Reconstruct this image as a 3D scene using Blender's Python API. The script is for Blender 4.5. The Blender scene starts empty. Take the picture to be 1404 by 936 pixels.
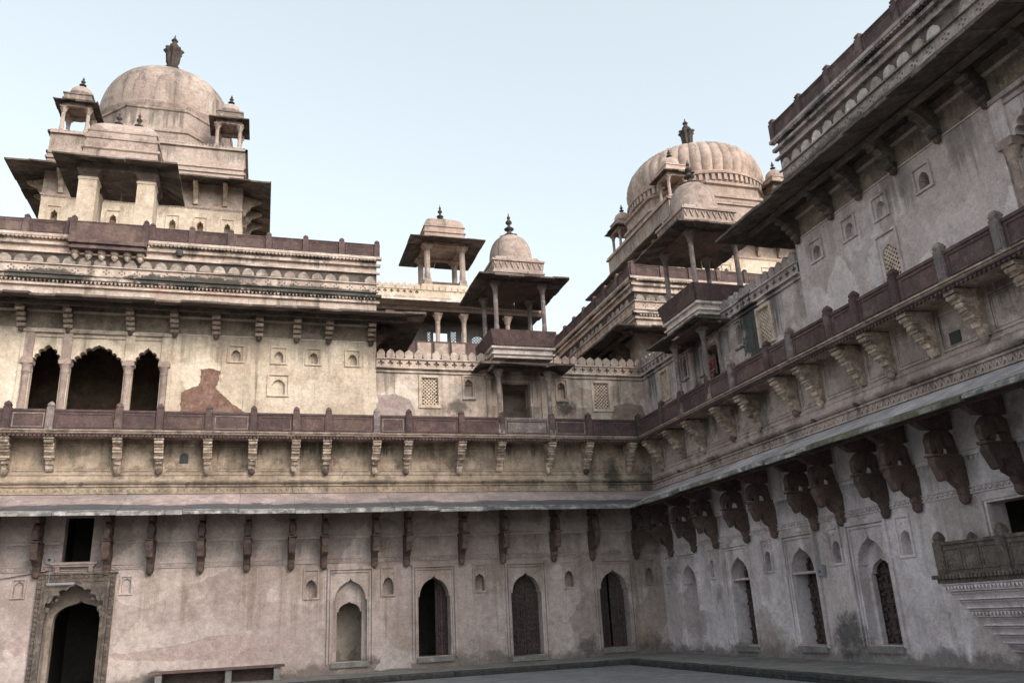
import bpy, bmesh, math, random
from math import sin, cos, pi, sqrt, radians
from mathutils import Vector, Matrix
random.seed(7)
C = bpy.context.scene.collection
SC = bpy.context.scene

# ------------------------------------------------------------------ camera
F_PX = 1129.57; YAW, PIT, ROL = 0.2983, 0.3213, -0.0512
CAM = Vector((-13.9283, -28.2241, 1.6))
fw = Vector((sin(YAW)*cos(PIT), cos(YAW)*cos(PIT), sin(PIT)))
rt = Vector((cos(YAW), -sin(YAW), 0)); up = rt.cross(fw)
rt, up = cos(ROL)*rt + sin(ROL)*up, -sin(ROL)*rt + cos(ROL)*up
cd = bpy.data.cameras.new('camera'); cam = bpy.data.objects.new('camera', cd); C.objects.link(cam)
cd.sensor_fit = 'HORIZONTAL'; cd.sensor_width = 36; cd.lens = F_PX/1404*36; cd.clip_start = .1; cd.clip_end = 5000
mw = Matrix((rt, up, -fw)).transposed().to_4x4(); mw.translation = CAM; cam.matrix_world = mw
SC.camera = cam

# ------------------------------------------------------------------ light
SUN_EL = radians(30); SUN_H = Vector((.48, -.88, 0)).normalized()
sdir = Vector((SUN_H.x*cos(SUN_EL), SUN_H.y*cos(SUN_EL), sin(SUN_EL)))
w = bpy.data.worlds.new('World'); SC.world = w; w.use_nodes = True
nt = w.node_tree; nt.nodes.clear()
sky = nt.nodes.new('ShaderNodeTexSky'); sky.sky_type = 'NISHITA'; sky.sun_disc = False
sky.sun_elevation = SUN_EL; sky.sun_rotation = math.atan2(SUN_H.x, SUN_H.y)
sky.air_density = 1.0; sky.dust_density = 3.0; sky.ozone_density = 1.0
hs = nt.nodes.new('ShaderNodeHueSaturation'); hs.inputs['Saturation'].default_value = .32; hs.inputs['Value'].default_value = 1.0
bg = nt.nodes.new('ShaderNodeBackground'); bg.inputs['Strength'].default_value = .15
wo = nt.nodes.new('ShaderNodeOutputWorld')
tn = nt.nodes.new('ShaderNodeMix'); tn.data_type = 'RGBA'; tn.blend_type = 'MULTIPLY'; tn.inputs[0].default_value = 1; tn.inputs[7].default_value = (.63, .67, .665, 1)   # thin haze takes the blue out of the sky
nt.links.new(sky.outputs[0], hs.inputs['Color']); nt.links.new(hs.outputs[0], tn.inputs[6]); hz = nt.nodes.new('ShaderNodeMix'); hz.data_type = 'RGBA'; hz.inputs[0].default_value = .48; hz.inputs[7].default_value = (1.03, 1.19, 1.25, 1)   # even veil of haze over the whole sky
nt.links.new(tn.outputs[2], hz.inputs[6]); nt.links.new(hz.outputs[2], bg.inputs['Color']); nt.links.new(bg.outputs[0], wo.inputs['Surface'])
sl = bpy.data.lights.new('sun', 'SUN'); sl.energy = .40; sl.angle = radians(18); sl.color = (1, .80, .66)
so = bpy.data.objects.new('sun', sl); C.objects.link(so); so.location = (20, -40, 40)
so.rotation_euler = (-sdir).to_track_quat('-Z', 'Y').to_euler()
SC.view_settings.view_transform = 'Standard'; SC.view_settings.look = 'None'
SC.view_settings.exposure = 2.12; SC.view_settings.gamma = 1; SC.view_settings.use_curve_mapping = False

# ------------------------------------------------------------------ materials
def mat(name, cols, grain=.12, scale=.5, patch=None, patch_amt=.5, patch_scale=.55, streak=None, streak_amt=.5,
        fine=28, bump=.5, rough=.9, spots=(), crack=0.0, lo=.38, hi=.62, mottle=.2, band=None, rnd=.0, drips=(), speck=.5, cells=0.0, base=None):
    m = bpy.data.materials.new(name); m.use_nodes = True
    t = m.node_tree; N = t.nodes; L = t.links
    k = .98 if max(cols[0]) > .3 and 'plastic' not in name and 'tube' not in name else 1
    tnt = ((1.04, .98, .93) if 'cream' in name or name == 'pavilion_plaster' else (1.05, .97, .965)) if k < 1 else (1.0, 1.0, 1.0)
    cols = [tuple(c*k*u for c, u in zip(q, tnt)) for q in cols]; patch = tuple(c*k for c in patch) if patch else None
    spots = [(a_, r_, tuple(c*(k if max(q) > .12 else 1) for c in q), w_) for a_, r_, q, w_ in spots]
    b = N['Principled BSDF']; b.inputs['Roughness'].default_value = rough
    b.inputs['Specular IOR Level'].default_value = .25
    g = N.new('ShaderNodeNewGeometry').outputs['Position']
    def noise(sc, det=6, ro=.6, src=g, off=0):
        n = N.new('ShaderNodeTexNoise'); n.inputs['Scale'].default_value = sc; n.inputs['Detail'].default_value = det
        n.inputs['Roughness'].default_value = ro
        if off:
            a = N.new('ShaderNodeVectorMath'); a.operation = 'ADD'; a.inputs[1].default_value = (off, off*1.7, off*.6)
            L.new(src, a.inputs[0]); src = a.outputs[0]
        L.new(src, n.inputs['Vector']); return n.outputs['Fac']
    def ramp(f, a, bb):
        r = N.new('ShaderNodeMapRange'); r.inputs['From Min'].default_value = a; r.inputs['From Max'].default_value = bb
        r.interpolation_type = 'SMOOTHSTEP'; L.new(f, r.inputs['Value']); return r.outputs['Result']
    def mul(f, k):
        r = N.new('ShaderNodeMath'); r.operation = 'MULTIPLY'; L.new(f, r.inputs[0])
        if isinstance(k, (int, float)): r.inputs[1].default_value = k
        else: L.new(k, r.inputs[1])
        return r.outputs[0]
    def mix(f, a, bb, mode='MIX'):
        x = N.new('ShaderNodeMix'); x.data_type = 'RGBA'; x.blend_type = mode
        if isinstance(f, (int, float)): x.inputs[0].default_value = f
        else: L.new(f, x.inputs[0])
        for i, c in ((6, a), (7, bb)):
            if isinstance(c, tuple): x.inputs[i].default_value = (*c, 1)
            else: L.new(c, x.inputs[i])
        return x.outputs[2]
    n1 = noise(scale, 9, .68)
    col = mix(ramp(n1, lo, hi), cols[0], cols[1])
    if len(cols) > 2: col = mix(mul(ramp(noise(scale*2.6, 8, .7, off=13), .48, .62), .85), col, cols[2])
    if patch:
        e = noise(patch_scale, 7, .62, off=31)
        col = mix(mul(ramp(e, .565, .59), patch_amt), col, patch)
    if streak:
        mp = N.new('ShaderNodeMapping'); mp.inputs['Scale'].default_value = (2.2, 2.2, .22); L.new(g, mp.inputs['Vector'])
        s1 = noise(1.0, 7, .7, src=mp.outputs[0]); s2 = noise(.45, 4, .6, off=57)
        col = mix(mul(mul(ramp(s1, .47, .63), ramp(s2, .46, .60)), streak_amt*.62), col, streak)
    if cells:
        dn = N.new('ShaderNodeTexNoise'); dn.inputs['Scale'].default_value = 1.3; dn.inputs['Detail'].default_value = 8; dn.inputs['Roughness'].default_value = .7; L.new(g, dn.inputs['Vector'])
        va = N.new('ShaderNodeMix'); va.data_type = 'VECTOR'; va.inputs[0].default_value = .38; L.new(g, va.inputs[4]); L.new(dn.outputs['Color'], va.inputs[5])
        vv = N.new('ShaderNodeTexVoronoi'); vv.inputs['Scale'].default_value = .95; L.new(va.outputs[1], vv.inputs['Vector'])
        sc3 = N.new('ShaderNodeSeparateXYZ'); L.new(vv.outputs['Color'], sc3.inputs[0])
        col = mix(mul(ramp(sc3.outputs['X'], .62, .66), cells), col, tuple(min(1, c*1.22) for c in cols[1]))
        col = mix(mul(ramp(sc3.outputs['Y'], .70, .74), cells), col, cols[2] if len(cols) > 2 else cols[0])
    if base:
        z0, hh, bc, am = base
        sp = N.new('ShaderNodeSeparateXYZ'); L.new(g, sp.inputs[0])
        q = N.new('ShaderNodeMath'); q.operation = 'MULTIPLY_ADD'; L.new(noise(1.1, 9, .72, off=71), q.inputs[0]); q.inputs[1].default_value = -hh*3.2; L.new(sp.outputs['Z'], q.inputs[2])
        col = mix(mul(ramp(q.outputs[0], z0-hh*.75, z0-hh*1.35), am), col, bc)
    if drips:
        mp = N.new('ShaderNodeMapping'); mp.inputs['Scale'].default_value = (5.5, 5.5, .16); L.new(g, mp.inputs['Vector'])
        s3 = noise(1.0, 6, .75, src=mp.outputs[0], off=19); sp = N.new('ShaderNodeSeparateXYZ'); L.new(g, sp.inputs[0])
        mp = N.new('ShaderNodeMapping'); mp.inputs['Scale'].default_value = (.9, .9, .05); L.new(g, mp.inputs['Vector'])
        s4 = noise(1.0, 4, .6, src=mp.outputs[0], off=29)
        for (zt, ln, dc, am) in drips:
            d1 = ramp(sp.outputs['Z'], zt-ln, zt-.05*ln); d2 = ramp(sp.outputs['Z'], zt+.03, zt)
            sm = N.new('ShaderNodeMath'); sm.operation = 'MULTIPLY_ADD'; L.new(d1, sm.inputs[0]); sm.inputs[1].default_value = .26; L.new(s3, sm.inputs[2])
            col = mix(mul(mul(mul(ramp(sm.outputs[0], .56, .74), d2), ramp(s4, .43, .60)), am*.85), col, dc)
    if speck:
        col = mix(mul(ramp(noise(38, 3, .6, off=91), .64, .72), speck), col, tuple(c*.42 for c in cols[0]))
    for (pc, rad, cc, amt) in spots:
        a = N.new('ShaderNodeVectorMath'); a.operation = 'SUBTRACT'; a.inputs[1].default_value = pc; L.new(g, a.inputs[0])
        d = N.new('ShaderNodeVectorMath'); d.operation = 'DIVIDE'; d.inputs[1].default_value = rad; L.new(a.outputs[0], d.inputs[0])
        l = N.new('ShaderNodeVectorMath'); l.operation = 'LENGTH'; L.new(d.outputs[0], l.inputs[0])
        ad = N.new('ShaderNodeMath'); ad.operation = 'MULTIPLY_ADD'; L.new(noise(2.6, 9, .78, off=pc[0]), ad.inputs[0]); ad.inputs[1].default_value = 2.4
        L.new(l.outputs['Value'], ad.inputs[2])
        col = mix(mul(ramp(ad.outputs[0], 2.2, 1.95 if amt > .88 else 1.5), amt), col, cc)
    if crack:
        v = N.new('ShaderNodeTexVoronoi'); v.feature = 'DISTANCE_TO_EDGE'; v.inputs['Scale'].default_value = 3.4
        dn = N.new('ShaderNodeTexNoise'); dn.inputs['Scale'].default_value = 2.6; dn.inputs['Detail'].default_value = 7; dn.inputs['Roughness'].default_value = .7
        L.new(g, dn.inputs['Vector'])
        va = N.new('ShaderNodeMix'); va.data_type = 'VECTOR'; va.inputs[0].default_value = .42
        L.new(g, va.inputs[4]); L.new(dn.outputs['Color'], va.inputs[5]); L.new(va.outputs[1], v.inputs['Vector'])
        ck = mul(mul(ramp(v.outputs['Distance'], .016, .002), ramp(noise(.5, 3, .5, off=77), .5, .6)), crack)
        col = mix(ck, col, (.16, .13, .1))
    if band:
        ax, a0, wd, bc, amt = band
        sp = N.new('ShaderNodeSeparateXYZ'); L.new(g, sp.inputs[0])
        mp = N.new('ShaderNodeMapping'); mp.inputs['Scale'].default_value = (.45, 1.5, 1) if ax == 'Y' else (1.5, .45, 1); L.new(g, mp.inputs['Vector'])
        ad = N.new('ShaderNodeMath'); ad.operation = 'MULTIPLY_ADD'; L.new(noise(1.6, 8, .7, src=mp.outputs[0]), ad.inputs[0]); ad.inputs[1].default_value = 1.1; L.new(sp.outputs[ax], ad.inputs[2])
        col = mix(mul(ramp(ad.outputs[0], a0+.55, a0+.55-wd), amt), col, bc)
    for sc_, am, of in ((1.7, mottle*.6, 41), (5.2, mottle*.9, 63), (15, mottle*.8, 87)):
        mr = N.new('ShaderNodeMapRange'); mr.inputs['From Min'].default_value = .32; mr.inputs['From Max'].default_value = .68
        mr.inputs['To Min'].default_value = 1-am*1.15; mr.inputs['To Max'].default_value = 1+am*.85; L.new(noise(sc_, 8, .75, off=of), mr.inputs['Value'])
        sv = N.new('ShaderNodeVectorMath'); sv.operation = 'SCALE'; L.new(col, sv.inputs[0]); L.new(mr.outputs[0], sv.inputs['Scale']); col = sv.outputs[0]
    if rnd:
        oi = N.new('ShaderNodeObjectInfo'); mr = N.new('ShaderNodeMapRange'); mr.inputs['To Min'].default_value = 1-rnd; mr.inputs['To Max'].default_value = 1+rnd; L.new(oi.outputs['Random'], mr.inputs['Value'])
        sv = N.new('ShaderNodeVectorMath'); sv.operation = 'SCALE'; L.new(col, sv.inputs[0]); L.new(mr.outputs[0], sv.inputs['Scale']); col = sv.outputs[0]
    f = noise(fine, 5, .7, off=5)
    gr = N.new('ShaderNodeMapRange'); gr.inputs['From Min'].default_value = .3; gr.inputs['From Max'].default_value = .7
    gr.inputs['To Min'].default_value = 1-grain; gr.inputs['To Max'].default_value = 1+grain; L.new(f, gr.inputs['Value'])
    vm = N.new('ShaderNodeVectorMath'); vm.operation = 'SCALE'; L.new(col, vm.inputs[0]); L.new(gr.outputs[0], vm.inputs['Scale'])
    L.new(vm.outputs[0], b.inputs['Base Color'])
    if bump:
        h = N.new('ShaderNodeMath'); h.operation = 'MULTIPLY_ADD'; L.new(noise(7, 7, .65, off=3), h.inputs[0]); h.inputs[1].default_value = 1.4; L.new(f, h.inputs[2])
        bp = N.new('ShaderNodeBump'); bp.inputs['Strength'].default_value = bump; bp.inputs['Distance'].default_value = .03
        L.new(h.outputs[0], bp.inputs['Height']); L.new(bp.outputs[0], b.inputs['Normal'])
    return m

MOULD = (.045, .042, .038)
m_cream = mat('cream_plaster', [(.56,.485,.41),(.65,.58,.50),(.46,.385,.32)], patch=(.50, .36, .30), patch_amt=.35, streak=(.12, .1, .075), streak_amt=.4, crack=.55, grain=.1, drips=[(17.6,.5,(.12,.1,.08),.5)], cells=0.40)
m_gallery = mat('stained_plaster', [(.56, .49, .41), (.68, .62, .54), (.42, .34, .28)], patch=(.46, .32, .27), patch_amt=.65, patch_scale=.7, streak=MOULD, streak_amt=.75, crack=.5,
    spots=[((-7.4, 0, 8.85), (.75, .3, .35), MOULD, .75), ((-3.3, 0, 8.85), (.55, .3, .45), MOULD, .85),
           ((0, -7.9, 9.6), (.4, .55, 1.9), (.07, .075, .075), .9)], drips=[(10.2,1.6,(.09,.08,.07),.8),(8.9,1.0,(.10,.085,.07),.7)], cells=0.60)
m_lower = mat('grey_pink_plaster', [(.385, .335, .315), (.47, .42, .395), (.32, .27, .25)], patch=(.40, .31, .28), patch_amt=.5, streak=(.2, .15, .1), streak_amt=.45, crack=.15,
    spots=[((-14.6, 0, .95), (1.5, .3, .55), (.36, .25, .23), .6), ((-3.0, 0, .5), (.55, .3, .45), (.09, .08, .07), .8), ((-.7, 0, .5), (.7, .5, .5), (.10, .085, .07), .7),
           ((0, -2.2, .5), (.3, .5, .5), (.08, .075, .07), .75), ((0, -9.9, .75), (.3, .75, .75), (.09, .085, .08), .85), ((-9.6, 0, 1.0), (.55, .3, .7), (.34, .27, .22), .6), ((-1.1, -.2, .8), (.8, .6, .8), (.36, .27, .2), .5)], drips=[(4.3,.9,(.16,.125,.10),.6),(3.5,2.6,(.20,.145,.105),.6)], cells=0.50, base=(.15,.45,(.13,.11,.095),.75))
m_lowr = mat('shade_tinted_plaster', [(.60,.57,.59),(.69,.665,.68),(.53,.475,.465)], patch=(.31,.255,.24), patch_amt=.5, streak=(.16,.13,.11), streak_amt=.4, crack=.1,  # right-wing copy of the lower plaster; bluish cast of shade mixed into the colour
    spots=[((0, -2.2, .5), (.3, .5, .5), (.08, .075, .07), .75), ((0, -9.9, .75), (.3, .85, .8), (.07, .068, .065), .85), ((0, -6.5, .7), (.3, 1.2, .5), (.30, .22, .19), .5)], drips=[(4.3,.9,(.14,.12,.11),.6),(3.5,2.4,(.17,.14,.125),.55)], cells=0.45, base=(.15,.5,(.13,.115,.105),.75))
m_dado = mat('dado_plaster', [(.46, .40, .32), (.36, .30, .23), (.26, .21, .16)], patch=(.2, .165, .12), patch_amt=.6, patch_scale=1.3, streak=MOULD, streak_amt=.7, scale=.9,
    spots=[((-1.6, 0, 6.3), (.55, .5, .9), (.05, .045, .04), .85), ((-.2, -.2, 6.2), (.8, .8, .9), (.05, .045, .04), .7)], drips=[(7.5,.8,(.06,.052,.045),.85),(6.2,.5,(.08,.07,.06),.7)], cells=0.50)
m_pav = mat('pavilion_plaster', [(.575,.50,.415),(.665,.595,.51),(.48,.395,.325)], patch=(.55, .45, .36), patch_amt=.35, streak=(.2, .16, .11), streak_amt=.35, crack=.65, grain=.1, drips=[(11.1,1.4,(.16,.13,.10),.6),(12.3,.6,(.10,.08,.07),.6),(18.8,.9,(.2,.16,.12),.5)], cells=0.40)
m_frieze = mat('stained_shade_frieze', [(.27,.215,.17),(.19,.155,.125),(.34,.27,.215)], streak=MOULD, streak_amt=.8, patch=(.12,.10,.085), patch_amt=.7, patch_scale=1.2, scale=1.2)  # brown stains plus the eave's shade, both put into the colour
m_pink = mat('pink_bare_plaster', [(.40,.335,.315),(.35,.285,.27),(.45,.385,.36)], scale=1.6, fine=20)
m_pale = mat('pale_repair_plaster', [(.46,.42,.395),(.40,.36,.335)], scale=1.6, fine=20)
m_brn = mat('stained_brown_plaster', [(.30,.22,.185),(.25,.185,.155),(.36,.27,.23)], scale=1.5, fine=20)
m_patch = mat('bare_red_plaster', [(.225,.128,.10),(.19,.108,.086),(.265,.158,.122)], scale=1.5, fine=20, patch=(.29,.21,.17), patch_amt=.7, patch_scale=3, mottle=.32)
m_cornice = mat('weathered_cornice', [(.56, .48, .41), (.42, .35, .3), (.62, .56, .5)], patch=(.5, .3, .24), patch_amt=.3, streak=MOULD, streak_amt=.95, scale=.8, fine=22,
    spots=[((-16.6, -.1, 13.02), (2.6, .6, .28), (.04, .042, .036), .92), ((-12.5, -.1, 12.98), (3.2, .6, .24), (.05, .048, .042), .9), ((-21.2, -.1, 12.98), (1.5, .6, .28), (.05, .048, .042), .9), ((-15.2, -.1, 13.5), (1.3, .6, .5), (.09, .085, .08), .7), ((-.1, -12, 13.0), (.6, 4, .25), MOULD, .7), ((-.1, -15.5, 13.6), (.6, 2.5, .3), MOULD, .6)], drips=[(14.3,.5,(.06,.055,.05),.9),(13.75,.35,(.06,.055,.05),.8),(13.0,.4,(.05,.048,.043),.95)])
m_petl = mat('stained_petal_lime', [(.40,.35,.305),(.26,.225,.195),(.46,.41,.36)], streak=MOULD, streak_amt=.8, scale=1.3, rnd=.2, patch=(.2,.18,.16), patch_amt=.6, patch_scale=2)
m_pavr = mat('shade_tinted_pavilion_plaster', [(.60,.55,.54),(.69,.645,.635),(.50,.43,.405)], patch=(.42, .345, .31), patch_amt=.45, streak=(.17, .15, .14), streak_amt=.5, crack=.3, grain=.12, drips=[(11.1,1.8,(.13,.11,.10),.7),(12.3,.6,(.10,.08,.07),.6)], cells=0.50)  # greyer copy of the pavilion plaster with the wing's cool shade painted in
m_galr = mat('mouldy_shade_tinted_plaster', [(.50, .46, .45), (.60, .56, .545), (.39, .33, .30)], patch=(.40, .30, .265), patch_amt=.6, patch_scale=.7, streak=MOULD, streak_amt=.85, crack=.3,  # gallery plaster tinted cooler to carry the right wing's shade, plus mould stains
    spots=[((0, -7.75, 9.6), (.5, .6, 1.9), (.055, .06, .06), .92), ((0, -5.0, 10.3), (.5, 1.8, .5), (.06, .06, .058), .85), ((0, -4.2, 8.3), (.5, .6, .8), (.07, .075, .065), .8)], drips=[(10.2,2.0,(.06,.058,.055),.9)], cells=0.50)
m_dador = mat('shade_tinted_dado_plaster', [(.50,.44,.405),(.41,.355,.32),(.31,.26,.235)], patch=(.19, .165, .14), patch_amt=.6, patch_scale=1.3, streak=MOULD, streak_amt=.8, scale=.9, drips=[(7.5,.9,(.055,.05,.045),.85),(6.2,.5,(.08,.07,.06),.7)], cells=0.50)  # dado copy with the right wing's shade tint in its base colours, mould on top
m_corr = mat('mouldy_shade_tinted_cornice', [(.45,.405,.385),(.31,.275,.26),(.52,.485,.465)], patch=(.30, .22, .2), patch_amt=.4, streak=MOULD, streak_amt=1.0, scale=.8, fine=22,  # cornice copy with the wing's shade in its base tones, under black mould
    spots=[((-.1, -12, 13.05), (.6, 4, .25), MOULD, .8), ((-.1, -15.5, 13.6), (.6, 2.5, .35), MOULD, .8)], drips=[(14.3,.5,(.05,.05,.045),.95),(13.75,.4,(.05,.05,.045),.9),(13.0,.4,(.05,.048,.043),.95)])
m_white = mat('white_lime', [(.60,.565,.53),(.42,.385,.36),(.70,.67,.64)], streak=MOULD, streak_amt=.6, scale=1.3, rnd=.22)
m_red = mat('red_sandstone', [(.120, .077, .073), (.090, .062, .062), (.15, .098, .088)], patch=(.26, .19, .165), patch_amt=.35, patch_scale=1.1, streak=(.05, .042, .042), streak_amt=.7, scale=1.0, grain=.2, rnd=.16, speck=.3)
m_redp = mat('red_panel_stone', [(.118, .074, .070), (.090, .061, .061), (.15, .097, .089)], patch=(.24, .16, .12), patch_amt=.3, patch_scale=.8, streak=(.04, .036, .038), streak_amt=.7, scale=1.2, grain=.2, rnd=.16, speck=.3)
m_brown = mat('brown_bracket_stone', [(.135, .090, .077), (.10, .071, .064), (.17, .118, .10)], streak=(.03, .028, .028), streak_amt=.7, scale=1.6, grain=.25, rnd=.2, speck=.3)
m_tan = mat('tan_bracket_stone', [(.42, .36, .29), (.30, .24, .18), (.55, .5, .44)], patch=(.14, .11, .085), patch_amt=.6, patch_scale=2.2, streak=(.06, .052, .045), streak_amt=.6, scale=2.0, grain=.2, rnd=.28)
m_eave = mat('dark_eave_stone', [(.125,.098,.085),(.078,.064,.058),(.17,.135,.115)], patch=(.2, .165, .13), patch_amt=.35, patch_scale=1.5, streak=(.03, .028, .028), streak_amt=.7, scale=1.1, grain=.22, rnd=.42, speck=.3)
m_slope = mat('limed_eave_slab', [(.40, .33, .31), (.31, .265, .255), (.48, .41, .385)], patch=(.27, .245, .235), patch_amt=.6, patch_scale=.5, streak=(.16, .15, .15), streak_amt=.5, scale=.7, rough=.75, band=('Y', -.95, .10, (.085, .085, .095), .9), rnd=.10)
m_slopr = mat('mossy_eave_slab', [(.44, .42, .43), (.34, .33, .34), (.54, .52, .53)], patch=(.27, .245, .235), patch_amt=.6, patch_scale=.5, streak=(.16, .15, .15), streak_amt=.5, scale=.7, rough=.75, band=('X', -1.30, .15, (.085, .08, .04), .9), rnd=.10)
m_edge = mat('eave_edge_stone', [(.30, .28, .265), (.14, .135, .14), (.5, .47, .44)], patch=(.11, .11, .12), patch_amt=.8, patch_scale=1.1, scale=1.7, grain=.25)
m_moss = mat('mossy_edge', [(.13,.125,.085),(.2,.185,.155),(.10,.098,.065)], scale=2.0, grain=.3, patch=(.25, .24, .22), patch_amt=.6, patch_scale=1.5, rnd=.3)
m_dome = mat('dome_plaster', [(.37, .305, .265), (.43, .365, .32), (.28, .228, .195)], patch=(.5, .44, .38), patch_amt=.4, streak=(.14, .11, .09), streak_amt=.6, scale=.9, fine=16, grain=.16, drips=[(28.2,5.0,(.10,.085,.078),.9),(24.2,1.6,(.10,.085,.075),.85),(21.8,.9,(.12,.1,.085),.6),(15.9,1.3,(.10,.085,.08),.6)], cells=0.45)
m_rib = mat('ribbed_dome_plaster', [(.42,.335,.285),(.49,.395,.335),(.335,.265,.23)], patch=(.33, .28, .24), patch_amt=.4, streak=(.12, .1, .09), streak_amt=.75, scale=.8, fine=16, grain=.14, drips=[(26.8,3.3,(.09,.08,.075),.95),(22.6,1.2,(.11,.09,.08),.7),(21.0,.9,(.11,.09,.08),.7)], cells=0.30, rnd=.13)
m_col = mat('column_stone', [(.40, .33, .28), (.30, .24, .22), (.48, .41, .35)], streak=(.09, .075, .07), streak_amt=.6, scale=1.6, grain=.16)
m_colp = mat('purple_column_stone', [(.24, .19, .18), (.17, .14, .14), (.34, .28, .25)], streak=(.06, .055, .055), streak_amt=.6, scale=1.6, grain=.18)
m_fin = mat('finial_stone', [(.085, .065, .058), (.06, .05, .047), (.13, .10, .085)], scale=3, grain=.2)
m_jali = mat('lattice_stone', [(.56, .48, .38), (.66, .58, .48), (.42, .34, .26)], scale=2, grain=.12)
m_wood = mat('old_door_wood', [(.085,.06,.055),(.062,.046,.044),(.105,.073,.062)], scale=3, fine=40, grain=.3, rough=.8, rnd=.2)
m_portal = mat('carved_portal_stone', [(.135, .107, .09), (.09, .074, .066), (.20, .16, .135)], streak=(.05, .045, .04), streak_amt=.7, scale=2, grain=.25)
m_dark = mat('dark_interior', [(.11, .098, .09), (.08, .072, .068)], bump=.1)  # even dark tone shared by rooms, ceilings and spouts
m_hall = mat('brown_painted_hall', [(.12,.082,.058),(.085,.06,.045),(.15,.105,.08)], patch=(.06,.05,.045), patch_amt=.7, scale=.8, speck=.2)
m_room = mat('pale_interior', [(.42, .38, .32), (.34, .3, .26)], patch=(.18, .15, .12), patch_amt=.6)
m_deck = mat('roof_deck', [(.30, .26, .22), (.22, .19, .17)], streak=None)
m_floor = mat('courtyard_paving', [(.20, .195, .20), (.165, .16, .165), (.24, .23, .23)], scale=.7, grain=.14, fine=35, bump=.25, patch=(.21, .2, .195), patch_amt=.35)
m_plat = mat('platform_stone', [(.22, .205, .195), (.17, .158, .15), (.27, .25, .23)], scale=.8, grain=.16, patch=(.3, .26, .22), patch_amt=.3)
m_kerb = mat('kerb_stone', [(.06, .056, .054), (.042, .04, .039), (.09, .083, .077)], scale=3, grain=.25)
m_ground = mat('dry_ground', [(.22, .19, .14), (.16, .14, .1), (.12, .13, .07)], scale=.05)
m_grey = mat('grey_plastic', [(.27, .275, .29), (.24, .245, .26)], grain=.03, bump=0, rough=.5, mottle=.02)
m_tube = mat('white_tube', [(.75, .76, .78), (.7, .71, .73)], grain=.02, bump=0, rough=.4, mottle=.02)
m_cable = mat('black_cable', [(.03, .03, .03), (.04, .04, .04)], grain=.02, bump=0, rough=.5, mottle=.02)
m_skin = mat('skin', [(.22, .12, .08), (.24, .135, .09)], grain=.03, bump=0, rough=.6, mottle=.02)
m_cloth = mat('red_cloth', [(.20, .045, .055), (.16, .036, .045)], grain=.08, scale=4, bump=.1)
m_hair = mat('black_hair', [(.015, .012, .01), (.02, .016, .014)], grain=.1, bump=.1, rough=.6)

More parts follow.
